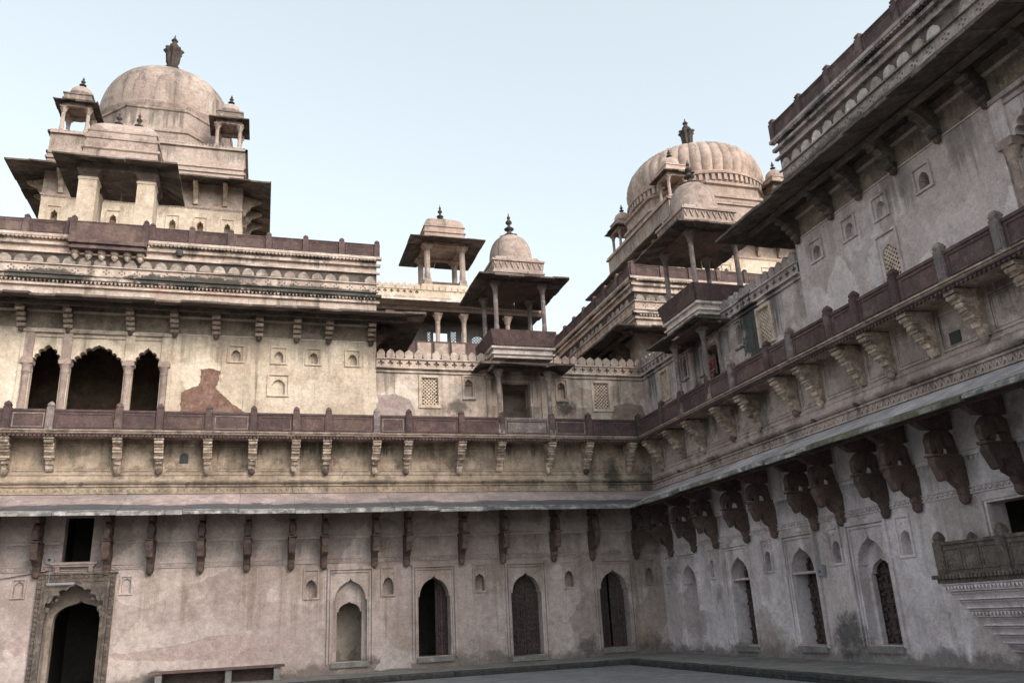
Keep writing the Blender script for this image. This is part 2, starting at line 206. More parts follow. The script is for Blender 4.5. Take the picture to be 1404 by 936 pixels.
# ------------------------------------------------------------------ mesh helper
class M:
    def __init__(s, sx=1): s.v = []; s.f = []; s.sx = sx; s.d = {}
    def add(s, vs, fs):
        o = len(s.v); s.v += [(x*s.sx, y, z) for x, y, z in vs]; s.f += [[i+o for i in f] for f in fs]; return s
    def box(s, a0, a1, b0, b1, c0, c1):
        return s.add([(a0,b0,c0),(a1,b0,c0),(a1,b1,c0),(a0,b1,c0),(a0,b0,c1),(a1,b0,c1),(a1,b1,c1),(a0,b1,c1)],
            [(0,3,2,1),(4,5,6,7),(0,1,5,4),(1,2,6,5),(2,3,7,6),(3,0,4,7)])
    def hexa(s, p):
        return s.add(p, [(0,3,2,1),(4,5,6,7),(0,1,5,4),(1,2,6,5),(2,3,7,6),(3,0,4,7)])
    def quad(s, *p): return s.add(list(p), [tuple(range(len(p)))])
    def prism(s, poly, axis, a0, a1, caps=True):   # poly of 2-D points; axis 's' extrudes along x, 'o' along y, 'z' along z
        n = len(poly)
        def P(q, a): return (a, q[0], q[1]) if axis == 's' else ((q[0], a, q[1]) if axis == 'o' else (q[0], q[1], a))
        vs = [P(q, a0) for q in poly] + [P(q, a1) for q in poly]
        fs = [(i, (i+1) % n, n+(i+1) % n, n+i) for i in range(n)]
        if caps: fs += [tuple(range(n))[::-1], tuple(range(n, 2*n))]
        return s.add(vs, fs)
    def lathe(s, prof, n=16, c=(0, 0), k=None, rot=0, sy=1):
        vs = []; fs = []
        for r, z in prof:
            for i in range(n):
                a = 2*pi*i/n + rot; q = r*(k(a, z) if k else 1)
                vs.append((c[0]+q*cos(a), c[1]+q*sin(a)*sy, z))
        for j in range(len(prof)-1):
            for i in range(n):
                fs.append((j*n+i, j*n+(i+1) % n, (j+1)*n+(i+1) % n, (j+1)*n+i))
        fs += [tuple(range(n))[::-1], tuple(range((len(prof)-1)*n, len(prof)*n))]
        return s.add(vs, fs)
    def square(s, prof, c=(0, 0), ky=1):           # square "lathe": half width, z
        q = sqrt(2); return s.lathe([(r*q, z) for r, z in prof], 4, c, rot=pi/4, sy=ky)
    def tube(s, pts, r, n=6):
        for a, b in zip(pts, pts[1:]):
            a = Vector(a); b = Vector(b); d = (b-a).normalized()
            u = d.cross(Vector((0, 0, 1)) if abs(d.z) < .9 else Vector((1, 0, 0))).normalized(); v = d.cross(u)
            vs = [tuple(p + r*(cos(2*pi*i/n)*u + sin(2*pi*i/n)*v)) for p in (a, b) for i in range(n)]
            s.add(vs, [(i, (i+1) % n, n+(i+1) % n, n+i) for i in range(n)] + [tuple(range(n))[::-1], tuple(range(n, 2*n))])
        return s
    def data(s, name, m, smooth=False):
        k = (m.name, smooth)
        if k not in s.d:
            me = bpy.data.meshes.new(name); me.from_pydata(s.v, [], s.f)
            bm = bmesh.new(); bm.from_mesh(me)
            bmesh.ops.remove_doubles(bm, verts=bm.verts, dist=1e-5)
            big = [f for f in bm.faces if len(f.verts) > 4]
            if big: bmesh.ops.triangulate(bm, faces=big)
            bmesh.ops.recalc_face_normals(bm, faces=bm.faces)
            bm.to_mesh(me); bm.free()
            me.materials.append(m)
            if smooth:
                me.polygons.foreach_set('use_smooth', [True]*len(me.polygons))
                me.set_sharp_from_angle(angle=radians(40))
            s.d[k] = me
        return s.d[k]

STUFF = {'scalloped_fringe','zigzag_course','dentil_course','hole_shade_crosses','carved_teeth','petal_relief','petal_ring','dentil_ring','rope_moulding','door_panelling','cross_pierced_band','lattice_screen'}
class Thing:
    """an Empty at the base of a thing; parts are placed in the wing's (s, o, z) coordinates"""
    def __init__(t, name, label, cat, wing, base=(0, 0, 0), group=None, kind=None):
        t.rot, t.sg, t.org = wing; t.base = base
        e = t.e = bpy.data.objects.new(name, None); C.objects.link(e); e.empty_display_size = .3
        c, s_ = cos(t.rot), sin(t.rot); x, y = t.sg*base[0], base[1]
        e.location = (t.org[0]+c*x-s_*y, t.org[1]+s_*x+c*y, t.org[2]+base[2]); e.rotation_euler = (0, 0, t.rot)
        if kind: e['kind'] = kind
        if label: e['label'] = label
        if cat: e['category'] = cat
        if group: e['group'] = group
        t.pos = {}
    def part(t, name, m, ma, at=(0, 0, 0), rz=0, parent=None, smooth=False, label=None, kind=None):
        o = bpy.data.objects.new(name, m.data(name, ma, smooth)); C.objects.link(o)
        b = t.pos[parent] if parent else t.base
        o.parent = parent or t.e
        o.location = (t.sg*(at[0]-b[0]), at[1]-b[1], at[2]-b[2]); o.rotation_euler = (0, 0, rz)
        t.pos[o] = at
        if label: o['label'] = label
        if kind or name in STUFF: o['kind'] = kind or 'stuff'
        return o

BACK = (pi, 1, (0, 0, 0)); RIGHT = (pi/2, -1, (0, 0, 0)); WORLD = (0, 1, (0, 0, 0))
def lerp(a, b, t): return a+(b-a)*t
def jit(a): return random.uniform(-a, a)

# ------------------------------------------------------------------ openings
def arch(hw, z0, zs, za, n=8, sh=.0):
    """keel arch outline from bottom left over the apex to bottom right; sh = shoulder notch at the springing"""
    L = [(-hw, z0), (-hw, zs)]
    w2 = hw-sh; h = za-zs
    if sh: L.append((-w2, zs))
    for i in range(1, n+1):
        a = i/n*radians(72)
        L.append((-w2*cos(a), zs+h*.80*sin(a)/sin(radians(72))))
    x = L[-1][0]
    L += [(x*.55, zs+h*.85), (x*.2, zs+h*.92)]
    return L + [(0, za)] + [(-a, b) for a, b in L[::-1]]
def cusped(hw, z0, zs, za, lobes=4, n=5):
    L = [(-hw, z0), (-hw, zs)]
    pts = []
    for i in range(lobes+1):
        q = i/lobes; pts.append((-hw*(1-q)**.8 if q < 1 else 0, zs+(za-zs)*(q**1.15)))
    for i in range(lobes):
        (x0, y0), (x1, y1) = pts[i], pts[i+1]
        if i == lobes-1:
            L += [(lerp(x0, x1, .35), lerp(y0, y1, .5)), (lerp(x0, x1, .8), lerp(y0, y1, .75))]; break
        mx, my = (x0+x1)/2, (y0+y1)/2; r = sqrt((x1-x0)**2+(y1-y0)**2)/2
        nx, ny = -(y1-y0)/(2*r), (x1-x0)/(2*r)
        for k in range(1, n+1):
            a = pi*k/n
            L.append((mx-cos(a)*(x1-x0)/2+nx*sin(a)*r*.85, my-cos(a)*(y1-y0)/2+ny*sin(a)*r*.85))
    out = []
    for p in L:
        out.append((max(-hw, min(0, p[0])), min(p[1], za-.001)))
    return out + [(0, za)] + [(-a, b) for a, b in out[::-1]]
def rect(hw, z0, z1): return [(-hw, z0), (-hw, z1), (hw, z1), (hw, z0)]

def wall(m, s0, s1, z0, z1, ops, o=0):
    """front sheet of a wall at depth o with real openings; ops = (s, outline, depth, back?)"""
    if not ops:
        if s1-s0 > 1e-4 and z1-z0 > 1e-4: m.quad((s0, o, z0), (s1, o, z0), (s1, o, z1), (s0, o, z1))
        return
    bb = [(p[0]+min(q[0] for q in p[1]), p[0]+max(q[0] for q in p[1]), min(q[1] for q in p[1]), max(q[1] for q in p[1]), p) for p in ops]
    if len(bb) == 1:
        a, b, c, d, p = bb[0]
        wall(m, s0, a, z0, z1, [], o); wall(m, b, s1, z0, z1, [], o); wall(m, a, b, z0, c, [], o); wall(m, a, b, d, z1, [], o)
        P = [(p[0]+x, z) for x, z in p[1]]
        k = max(range(len(P)), key=lambda i: (P[i][1], -i))
        if len(P) > 4:
            lf = [P[i] for i in range(1, k+1)] + [(a, d)]
            rg = [P[i] for i in range(k, len(P)-1)] + [(b, d)]
            m.add([(x, o, z) for x, z in lf], [tuple(range(len(lf)))]); m.add([(x, o, z) for x, z in rg], [tuple(range(len(rg)))])
        for q, r in zip(P, P[1:]+P[:1]):
            m.quad((q[0], o, q[1]), (r[0], o, r[1]), (r[0], o-p[2], r[1]), (q[0], o-p[2], q[1]))
        if p[3]: m.add([(x, o-p[2], z) for x, z in P], [tuple(range(len(P)))])
        return
    for ax in (0, 2):
        bb.sort(key=lambda q: q[ax]); hi = bb[0][ax+1]
        for i in range(1, len(bb)):
            if bb[i][ax] > hi+1e-4:
                c = (hi+bb[i][ax])/2; A = [q[4] for q in bb[:i]]; B = [q[4] for q in bb[i:]]
                if ax == 0: wall(m, s0, c, z0, z1, A, o); wall(m, c, s1, z0, z1, B, o)
                else: wall(m, s0, s1, z0, c, A, o); wall(m, s0, s1, c, z1, B, o)
                return
            hi = max(hi, bb[i][ax+1])
    raise ValueError('overlapping openings')
def room(m, s0, s1, z0, z1, o0, o1):
    m.quad((s0,o1,z0),(s1,o1,z0),(s1,o1,z1),(s0,o1,z1)); m.quad((s0,o0,z0),(s0,o1,z0),(s0,o1,z1),(s0,o0,z1)); m.quad((s1,o0,z0),(s1,o1,z0),(s1,o1,z1),(s1,o0,z1))
    m.quad((s0,o0,z0),(s1,o0,z0),(s1,o1,z0),(s0,o1,z0)); m.quad((s0,o0,z1),(s1,o0,z1),(s1,o1,z1),(s0,o1,z1))
def frame(m, hw, z0, z1, t, o0, o1, bottom=True):
    m.box(-hw, -hw+t, o0, o1, z0, z1-t); m.box(hw-t, hw, o0, o1, z0, z1-t); m.box(-hw, hw, o0, o1, z1-t, z1)
    if bottom: m.box(-hw+t, hw-t, o0, o1, z0, z0+t)
    return m
def lattice(hw, z0, z1, pitch=.13, bar=.038, depth=.02, clip=None):
    """diagonal stone lattice clipped to a rectangle (or to an arch by clip(x, z))"""
    m = M(); W = 2*hw; H = z1-z0
    for sgn in (1, -1):
        k = -H if sgn > 0 else 0
        c = math.floor(k/pitch)*pitch
        while c < W+H:
            # line x - sgn*z = c  (x in 0..W, z in 0..H)
            pts = []
            N_ = 24
            seg = []
            for i in range(N_+1):
                z = H*i/N_; x = c+sgn*z
                if sgn < 0: x = c-z
                inside = 0 <= x <= W and (clip is None or clip(x-hw, z0+z))
                if inside: seg.append((x, z))
                elif seg: pts.append(seg); seg = []
            if seg: pts.append(seg)
            for g in pts:
                if len(g) < 2: continue
                (xa, za), (xb, zb) = g[0], g[-1]
                b = bar/2*1.0
                d = depth/2 + (.004 if sgn > 0 else 0)
                m.hexa([(xa-hw-b, -d, z0+za), (xa-hw+b, -d, z0+za), (xa-hw+b, d, z0+za), (xa-hw-b, d, z0+za),
                        (xb-hw-b, -d, z0+zb), (xb-hw+b, -d, z0+zb), (xb-hw+b, d, z0+zb), (xb-hw-b, d, z0+zb)])
            c += pitch
    return m

# ------------------------------------------------------------------ small shared meshes
def finial_mesh(h, r):
    p = [(.9,0),(1,.04),(.75,.09),(.45,.13),(.4,.2),(.95,.27),(1.0,.3),(.6,.36),(.3,.42),(.28,.48),(.62,.55),(.66,.6),(.4,.67),(.2,.72),(.36,.78),(.3,.83),(.12,.88),(.1,.95),(.03,1)]
    return M().lathe([(a*r, b*h) for a, b in p], 12)
def lotus_mesh(h, r):
    m = M().lathe([(r*1.1,0),(r*1.3,h*.03),(r*1.35,h*.06),(r*.9,h*.1),(r*.55,h*.15),(r*.5,h*.24),(r*.8,h*.28),(r*.85,h*.31),(r*.5,h*.35)], 14)
    m.lathe([(r*.5,h*.35),(r*.7,h*.42),(r*.74,h*.5),(r*.8,h*.6),(r*1.1,h*.66),(r*1.0,h*.69),(r*.6,h*.68),(r*.4,h*.72)], 32, k=lambda a, z: 1+.16*cos(8*a))
    m.lathe([(r*.4,h*.71),(r*.55,h*.75),(r*.55,h*.78),(r*.32,h*.82),(r*.25,h*.85),(r*.42,h*.88),(r*.22,h*.92),(r*.1,h*.95),(r*.05,h)], 10)
    return m
def column_mesh(h, r, cap=.35):
    m = M(); m.square([(r*1.35,0),(r*1.35,h*.06),(r*1.15,h*.075),(r*1.15,h*.15),(r*1.0,h*.17)])
    m.lathe([(r*1.02,h*.165),(r*1.05,h*.3),(r*.92,h*.33),(r*.95,h-cap*1.02),(r*1.15,h-cap),(r*.9,h-cap*.93)], 8, rot=pi/8)
    m.lathe([(r*.9,h-cap*.95),(r*1.2,h-cap*.8),(r*1.05,h-cap*.72),(r*1.5,h-cap*.45),(r*1.9,h-cap*.2)], 12, k=lambda a, z: 1+.1*cos(4*a))
    m.square([(r*1.7,h-cap*.22),(r*1.75,h-cap*.1),(r*1.6,h-cap*.08),(r*1.9,h)])
    return m
def post_mesh(w, d, z1, tip=.14):
    m = M(); m.box(-w/2, w/2, -d/2, d/2, 0, z1)
    m.lathe([(w*.70, z1), (w*.5, z1+tip*.12), (w*.62, z1+tip*.35), (w*.42, z1+tip*.75), (w*.1, z1+tip)], 4, rot=pi/4, sy=d/w)
    m.box(-w*.32, w*.32, d/2, d/2+.012, .08, z1-.08)
    return m
def eave_side(t, A0, A1, B0, B1, zi, zt, th, n, ma, name='eave_slab', edge=None, gap=.014, drop=.028):
    """sloping stone slabs between the inner edge A0-A1 and the lower outer edge B0-B1, points in (s, o)"""
    for i in range(n):
        a, b = i/n, (i+1)/n; g = gap/2/max(.01, sqrt((B1[0]-B0[0])**2+(B1[1]-B0[1])**2))*1
        q = [(lerp(A0[0], A1[0], a+g), lerp(A0[1], A1[1], a+g)), (lerp(A0[0], A1[0], b-g), lerp(A0[1], A1[1], b-g)),
             (lerp(B0[0], B1[0], b-g), lerp(B0[1], B1[1], b-g)), (lerp(B0[0], B1[0], a+g), lerp(B0[1], B1[1], a+g))]
        dz = jit(drop); ex = 1+jit(.006)
        cx, cy = sum(p[0] for p in q)/4, sum(p[1] for p in q)/4
        zi_ = zi+jit(drop*.8); lo = [(q[0][0]-cx, q[0][1]-cy, zi_-th), (q[1][0]-cx, q[1][1]-cy, zi_-th), (q[2][0]*1-cx, q[2][1]-cy, zt+dz), (q[3][0]-cx, q[3][1]-cy, zt+dz+jit(drop*.5))]
        m = M(t.sg); m.hexa(lo+[(x, y, z+th) for x, y, z in lo])
        t.part(name, m, ma, (cx, cy, 0))
def hip_eave(t, x0, x1, y0, y1, out, zi, zt, th, n, ma):
    I = [(x0,y0),(x1,y0),(x1,y1),(x0,y1)]; O = [(x0-out,y0-out),(x1+out,y0-out),(x1+out,y1+out),(x0-out,y1+out)]
    for k in range(4): eave_side(t, I[k], I[(k+1) % 4], O[k], O[(k+1) % 4], zi, zt, th, n[k % 2], ma)
def dome_prof(r, z0, h, n=12, bulge=.06):
    return [(r*(1+bulge*sin(pi*i/n*.9)*(1 if i < n*.6 else .6))*max(.03, cos(pi/2*(i/n))**.72), z0+h*sin(pi/2*i/n)) for i in range(n+1)]

# ================================================================== ground
gp = M(); gp.quad((-1500,-1500,-.06),(1500,-1500,-.06),(1500,1500,-.06),(-1500,1500,-.06))
o = bpy.data.objects.new('ground', gp.data('ground', m_ground)); C.objects.link(o); o['kind'] = 'structure'
gp = M(); gp.box(-39, 0, -39, 0, -.055, 0)
o = bpy.data.objects.new('courtyard_floor', gp.data('courtyard_floor', m_floor)); C.objects.link(o); o['kind'] = 'structure'
PZ, PD = .147, 2.84
pl = Thing('stone_platform', None, None, WORLD, (-1.4, -1.4, 0), kind='structure')
pm = M(); pm.box(-38.9, 0, -PD+.3, 0, .004, PZ); pm.box(-PD+.3, 0, -38.9, -PD+.3, .004, PZ)
pl.part('paved_top', pm, m_plat)
ks = [M().box(-.39+jit(.01), .39, -.15, .15, .004, PZ+.012).box(-.37, .37, -.172, -.15, .03, .055).box(-.37, .37, -.172, -.15, .085, .11) for _ in range(4)]
for i in range(26):
    k = pl.part('kerb_stone', ks[i % 4], m_kerb, (-PD+.15-.5-.8*i, -PD+.15, jit(.006)))
    if i < 24: pl.part('kerb_stone', ks[(i+1) % 4], m_kerb, (-PD+.15, -PD+.15-.5-.8*i, jit(.006)), rz=-pi/2)
pl.part('kerb_stone', M().box(-.15, .25, -.15, .25, .004, PZ+.014), m_kerb, (-PD+.15, -PD+.15, 0))

# ================================================================== wings
BR = [1.0, 2.7, 4.15, 6.0, 7.45, 9.33, 10.4, 12.03, 13.05, 14.40, 15.77, 17.22, 18.43]
CC = 19.38
BR += [2*CC-x for x in BR[::-1] if 2*CC-x < 29]
DOORS = [1.95, 5.2, 8.4, 11.15]
NICH = [.52, 3.6, 6.83, 9.93, 12.4]
PS0, PS1 = 10.35, 28.4

# elephant bracket under the lower eave: lower scalloped console + elephant above
con = [(0,4.30),(.74,4.30),(.76,4.16),(.72,4.05),(.66,3.96),(.62,3.84),(.56,3.80),(.50,3.88),(.47,4.0),(.42,3.9),(.36,3.78),(.26,3.72),(.2,3.66),(.17,3.56),(.12,3.48),(.06,3.46),(0,3.52)]
m_con = M().prism(con, 's', -.10, .10); m_con.prism([(0,4.30),(.79,4.30),(.79,4.35),(0,4.35)], 's', -.13, .13)
m_con.prism([(.02,4.1),(.64,4.1),(.56,3.98),(.42,4.02),(.3,3.88),(.1,3.8),(.02,3.8)], 's', -.118, .118)
ele = [(.1,4.36),(.22,4.36),(.25,4.5),(.34,4.54),(.44,4.5),(.47,4.36),(.6,4.36),(.63,4.5),(.68,4.42),(.72,4.37),(.78,4.38),(.80,4.5),(.78,4.66),(.70,4.80),(.6,4.86),(.45,4.88),(.25,4.86),(.12,4.78)]
m_ele = M().prism(ele, 's', -.075, .075)
m_ele.prism([(.5,4.56),(.66,4.5),(.70,4.62),(.62,4.76),(.52,4.74)], 's', -.115, .115)      # ears
m_ele.prism([(.18,4.52),(.42,4.56),(.42,4.8),(.2,4.78)], 's', -.10, .10)               # flank
m_cap = M().prism([(.1,4.88),(.80,4.88),(.98,4.97),(1.05,5.03),(.1,5.4)], 's', -.085, .085)
m_arm = M().prism([(.8,4.36),(.92,4.5),(.98,4.66),(.96,4.88),(.86,4.88),(.88,4.68),(.83,4.52),(.76,4.4)], 's', -.09, .09)
# stacked bracket under the balcony
bst = [(0,7.5),(.70,7.5),(.72,7.42),(.64,7.38),(.66,7.28),(.56,7.24),(.55,7.14),(.46,7.1),(.44,6.98),(.35,6.96),(.34,6.82),(.26,6.80),(.24,6.70),(.16,6.68),(.15,6.58),(.08,6.50),(0,6.52)]
m_bst = M().prism(bst, 's', -.10, .10)
m_blk = M()
for (o0, o1, z0, z1, hw_) in ((.50,.74,7.38,7.46,.145),(.40,.60,7.20,7.28,.14),(.28,.50,7.02,7.1,.13),(.16,.38,6.86,6.93,.14)):
    m_blk.box(-hw_, hw_, o0, o1, z0, z1)
m_roll = M().tube([(-.13,0,0),(.13,0,0)], .056, 8)
m_blks = [M().box(-h_, h_, a_, b_, c_, d_) for (a_, b_, c_, d_, h_) in ((.50,.74,7.38,7.46,.145),(.40,.60,7.20,7.28,.14),(.28,.50,7.02,7.1,.13),(.16,.38,6.86,6.93,.14))]
m_bud = M().lathe([(.03,-.1),(.09,-.05),(.11,.02),(.1,.08),(.06,.12)], 8)
# long curved bracket under the pavilion eave
lbr = [(0,11.75),(0,10.95),(.1,10.9),(.18,10.98),(.22,11.12),(.34,11.2),(.38,11.36),(.52,11.44),(.56,11.58),(.72,11.68),(.80,11.80),(.98,11.86),(1.06,11.95),(.4,12.28),(.3,12.1),(.12,11.9)]
lbr = [(a*.74, 11.0+(b-10.72)*.60) for a, b in lbr]
m_lbr = M().prism(lbr, 's', -.10, .10); m_lbd = M()
m_lbd.tube([(-.13,0,0),(.13,0,0)], .07, 8)
m_lbt = M().lathe([(.02,10.98),(.08,11.02),(.09,11.09),(.05,11.14)], 8, c=(0,.08))
m_petal = M().prism([(.195*cos(pi*i/10), .25*sin(pi*i/10)) for i in range(11)], 'o', 0, .035)
m_merlon = M().prism([(-.11,0),(-.15,.07),(-.155,.14),(-.13,.22),(-.07,.28),(0,.33),(.07,.28),(.13,.22),(.155,.14),(.15,.07),(.11,0)], 'o', -.07, .07)
m_mcore = M().prism([(-.09,.04),(-.10,.1),(0,.2),(.10,.1),(.09,.04)], 'o', .07, .085)
m_ppost = post_mesh(.2, .2, .88, .16); m_hpost = post_mesh(.2, .18, .62, .2)

def patch(t, name, P, ma, label, n=7, j=.022, th=.006):
    Q = []
    for p_, q_ in zip(P, P[1:]+P[:1]):
        for k in range(n): Q.append((lerp(p_[0], q_[0], k/n)+jit(j), lerp(p_[1], q_[1], k/n)+jit(j)))
    t.part(name, M(t.sg).prism(Q, 'o', 0, th), ma, label=label)
def vary(m, j):
    q = M(); q.f = m.f; d = {}
    for v in m.v:
        k = tuple(round(c, 4) for c in v)
        if k not in d: d[k] = tuple(c+jit(j) for c in v)
        q.v.append(d[k])
    return q
def variants(m, j, n=5): return [vary(m, j) for _ in range(n)]
V_bst, V_con, V_ele, V_lbr = variants(m_bst, .014), variants(m_con, .014), variants(m_ele, .014), variants(m_lbr, .012)
V_mer, V_pet, V_bud = variants(m_merlon, .014), variants(m_petal, .013), variants(m_bud, .012)
def niche_parts(t, s, z0, z1, hw, fr, zf0, zf1, ma, dome=True):
    t.part('niche_frame', frame(M(), fr, zf0, zf1, .055, 0, .05), ma, (s, 0, 0))
    if dome:
        t.part('niche_crest', M().prism([(-hw, z1+.10), (-hw*.5, z1+.17), (0, z1+.24), (hw*.5, z1+.17), (hw, z1+.10), (hw*.5, z1+.13), (0, z1+.19), (-hw*.5, z1+.13)], 'o', 0, .022), ma, (s, 0, 0))

def door_leaf(t, s, hw, z0, z1, o, ma=None, rows=9, cols=5):
    ma = ma or m_wood
    lf = t.part('door_leaf', M().box(-hw, hw, o-.05, o, z0, z1), ma, (s, 0, 0))
    g = M(); pw = 2*hw/cols; ph = (z1-z0)/rows
    for i in range(cols):
        for j in range(rows):
            a = -hw+pw*(i+.5); b = z0+ph*(j+.5)
            if (i+j) % 2: g.box(a-pw*.44, a+pw*.44, o, o+.055, b-ph*.2, b+ph*.2)
            else: g.box(a-pw*.16, a+pw*.16, o, o+.06, b-ph*.47, b+ph*.47); g.box(a-pw*.44, a+pw*.44, o, o+.025, b-ph*.13, b+ph*.13)
    g.box(-.03, .03, o, o+.05, z0, z1)
    t.part('door_panelling', g, ma, (s, 0, 0), parent=lf)
    return lf

PX = CC-.17
def lower_wall(wing, right):
    t = Thing('courtyard_wall', 'grey-pink plastered ground-floor wall with four arched doors left of the corner' if not right else 'bluish shaded ground-floor wall on the right with elephant brackets seen from the side', 'wall', wing, (10, 0, 0))
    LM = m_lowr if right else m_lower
    sg = t.sg; m = M(sg); ops = []
    zd = [.42, .34, .50, .50] if not right else [.2, .45, .5, .55]
    for i, s in enumerate(DOORS): ops.append((s, arch(.54, zd[i], 2.36, 3.03, sh=.05), .55, (right and i == 0)))
    for s in NICH: ops.append((s, arch(.17, 2.46, 2.84, 3.04, 6, .02), .3, True))
    if not right:
        ops += [(PX, cusped(.78, .16, 2.5, 3.18), .5, False), (CC-.06, rect(.39, 3.79, 5.12), .4, False)]
        for s in (20.75, 17.85): ops.append((s, arch(.13, 2.84, 3.1, 3.28, 6), .08, True))
    else:
        ops += [(15.35, rect(.52, 2.2, 3.3), .45, False), (CC+.6, arch(.8, .16, 2.0, 2.4, 6), .5, False)]
    wall(m, 0, 32, .14, 5.75, ops)
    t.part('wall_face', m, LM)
    # openings behind
    for i, s in enumerate(DOORS):
        f = frame(M(), .74, zd[i]-.05, 3.36, .06, 0, .075, False); frame(f, .645, zd[i]-.05, 3.265, .05, 0, .045, False)
        f.box(-.78, .78, 0, .085, 3.36, 3.40)
        t.part('door_frame', f, LM, (s, 0, 0))
        t.part('doorstep', M().box(-.60, .60, 0.0, .09, zd[i]-.17, zd[i]-.02), m_plat, (s, 0, 0))
        if right and i == 0: continue
        r = M(sg); room(r, s-1.0, s+1.0, zd[i]-.01, 3.4, -.551, -1.5 if (i == 3 and not right) else -3.2)
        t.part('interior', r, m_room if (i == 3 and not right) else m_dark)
        if not right:
            if i == 3:
                im = M(); wall(im, -.54, .54, zd[i], 3.03, [(0, arch(.40, zd[i], 2.0, 2.32, 6, .05), .2, False)], -.30)
                t.part('inner_arch', im, LM, (s, 0, 0))
            if i == 2: door_leaf(t, s+(-.33)*1, .2, zd[i], 2.9, -.56); 
            if i == 1: door_leaf(t, s, .54, zd[i], 3.0, -.45, rows=15, cols=6)
            if i == 0: door_leaf(t, s-.27, .265, zd[i], 3.0, -.45, rows=12, cols=3); door_leaf(t, s+.275, .26, zd[i], 3.0, -.60, rows=12, cols=3)
        else:
            door_leaf(t, s, .54, zd[i], 2.96, -.5, rows=14, cols=4)
            if i == 3:
                im = M(); wall(im, -.54, .54, zd[i], 3.03, [(0, arch(.43, zd[i], 2.15, 2.5, 6, .05), .14, False)], -.26); t.part('inner_arch', im, LM, (s, 0, 0))
            else: t.part('impost_slab', M().box(-.54, .54, -.5, -.03, 2.30, 2.36), LM, (s, 0, 0))
    for s in NICH: niche_parts(t, s, 2.48, 3.02, .165, .25, 2.42, 3.36, LM)
    if not right:
        for s in (20.75, 17.85): niche_parts(t, s, 2.8, 3.28, .13, .19, 2.78, 3.36, LM, False)
        s = PX
        pf = M(); frame(pf, 1.05, .15, 3.42, .15, 0, .10, False); frame(pf, .92, .15, 3.29, .08, 0, .16, False); pf.box(-1.1, 1.1, 0, .14, 3.42, 3.47)
        t.part('portal_frame', pf, m_portal, (s, 0, 0))
        sp = M(); wall(sp, -.84, .84, 1.9, 3.21, [(0, cusped(.775, 1.9, 2.5, 3.14, 4), .13, False)], .13)
        t.part('portal_spandrel', sp, m_portal, (s, 0, 0))
        bd_ = M(); z = .3
        while z < 3.3:
            for d in (-1, 1): bd_.box(d*.98-.045, d*.98+.045, .10, .135, z, z+.09)
            z += .13
        x = -.95
        while x < .95: bd_.box(x, x+.09, .10, .14, 3.30, 3.39); x += .13
        t.part('carved_teeth', bd_, m_portal, (s, 0, 0))
        for x in (-.42, -.14, .14, .42): t.part('rosette', M().tube([(0, .13, 3.22), (0, .165, 3.22)], .055, 10), m_portal, (s+x, 0, 0))
        for d in (-1, 1):
            cv = M(); cv.prism([(.70*d, 2.95), (.45*d, 2.95), (.40*d, 2.85), (.55*d, 2.82), (.62*d, 2.66), (.70*d, 2.6)], 'o', .13, .17)
            cv.lathe([(.02, 2.3), (.07, 2.36), (.08, 2.44), (.05, 2.5)], 8, c=(.70*d, .12)); cv.lathe([(.02, 2.62), (.06, 2.67), (.05, 2.74)], 8, c=(.47*d, .12))
            t.part('carved_scroll', cv, m_portal, (s, 0, 0))
            t.part('jamb_shaft', M().square([(.07,0),(.07,.2),(.045,.22),(.045,2.0),(.07,2.05),(.08,2.2)]), m_portal, (s+.79*d, .13, .15))
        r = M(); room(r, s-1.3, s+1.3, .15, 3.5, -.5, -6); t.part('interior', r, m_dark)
        im = M(); wall(im, -1.3, 1.3, .15, 3.45, [(.02, arch(.72, .15, 2.15, 2.7, 6), .3, False)], -.95); t.part('inner_arch', im, m_room, (s, 0, 0))
        r = M(); room(r, s-.8, s+.8, 3.6, 5.3, -.4, -3); t.part('interior', r, m_dark)
        sl_ = M(); sl_.box(-.62, .62, 0, .22, 3.70, 3.76).box(-.56, .56, 0, .17, 3.64, 3.70)
        for d in (-.45, .45): sl_.prism([(0,3.64),(.15,3.64),(.1,3.5),(.03,3.42),(0,3.42)], 's', d-.06, d+.06)
        t.part('window_sill', sl_, LM, (CC-.06, 0, 0))
    else:
        s = 15.35; f = frame(M(), .66, 2.2, 3.42, .07, 0, .06, False); frame(f, .58, 2.2, 3.36, .06, 0, .03, False)
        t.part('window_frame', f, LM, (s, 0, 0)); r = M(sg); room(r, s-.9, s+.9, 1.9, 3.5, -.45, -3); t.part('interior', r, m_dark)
        r = M(sg); room(r, CC-.6, CC+1.8, .15, 2.6, -.5, -3); t.part('interior', r, m_dark)
    if not right:
        patch(t, 'bare_plaster_patch', [(18.18, 1.12), (17.4, 1.12), (16.59, 1.23), (16.0, 1.33), (15.43, 1.47), (14.15, 1.5), (13.99, 1.22), (14.8, .79), (16.4, .86), (17.92, .93)], m_pink, 'faded pink patch where the plaster has come off', 9, .035, .005)
        patch(t, 'plaster_ridge', [(17.0, 1.25), (16.0, 1.40), (15.43, 1.53), (14.15, 1.58), (14.15, 1.50), (15.4, 1.46), (16.0, 1.31), (17.0, 1.18)], m_pale, 'pale broken lip of plaster above the pink patch', 6, .02, .016)
        patch(t, 'plaster_repair', [(10.36, .2), (10.1, .59), (9.7, .81), (9.3, .66), (9.2, .2)], m_pale, 'pale arch-shaped plaster repair', 7, .03, .008)
        patch(t, 'bare_plaster_patch', [(20.37, 1.87), (20.25, 1.88), (20.26, 1.4), (20.62, 1.19), (20.94, 1.5)], m_pink, None, 6, .03, .005)
    # mouldings: zigzag string course, soffit line
    zz = M(sg); zz.box(0, 32, 0, .045, 3.53, 3.555); zz.box(0, 32, 0, .04, 3.66, 3.685)
    n = 0; s = .06
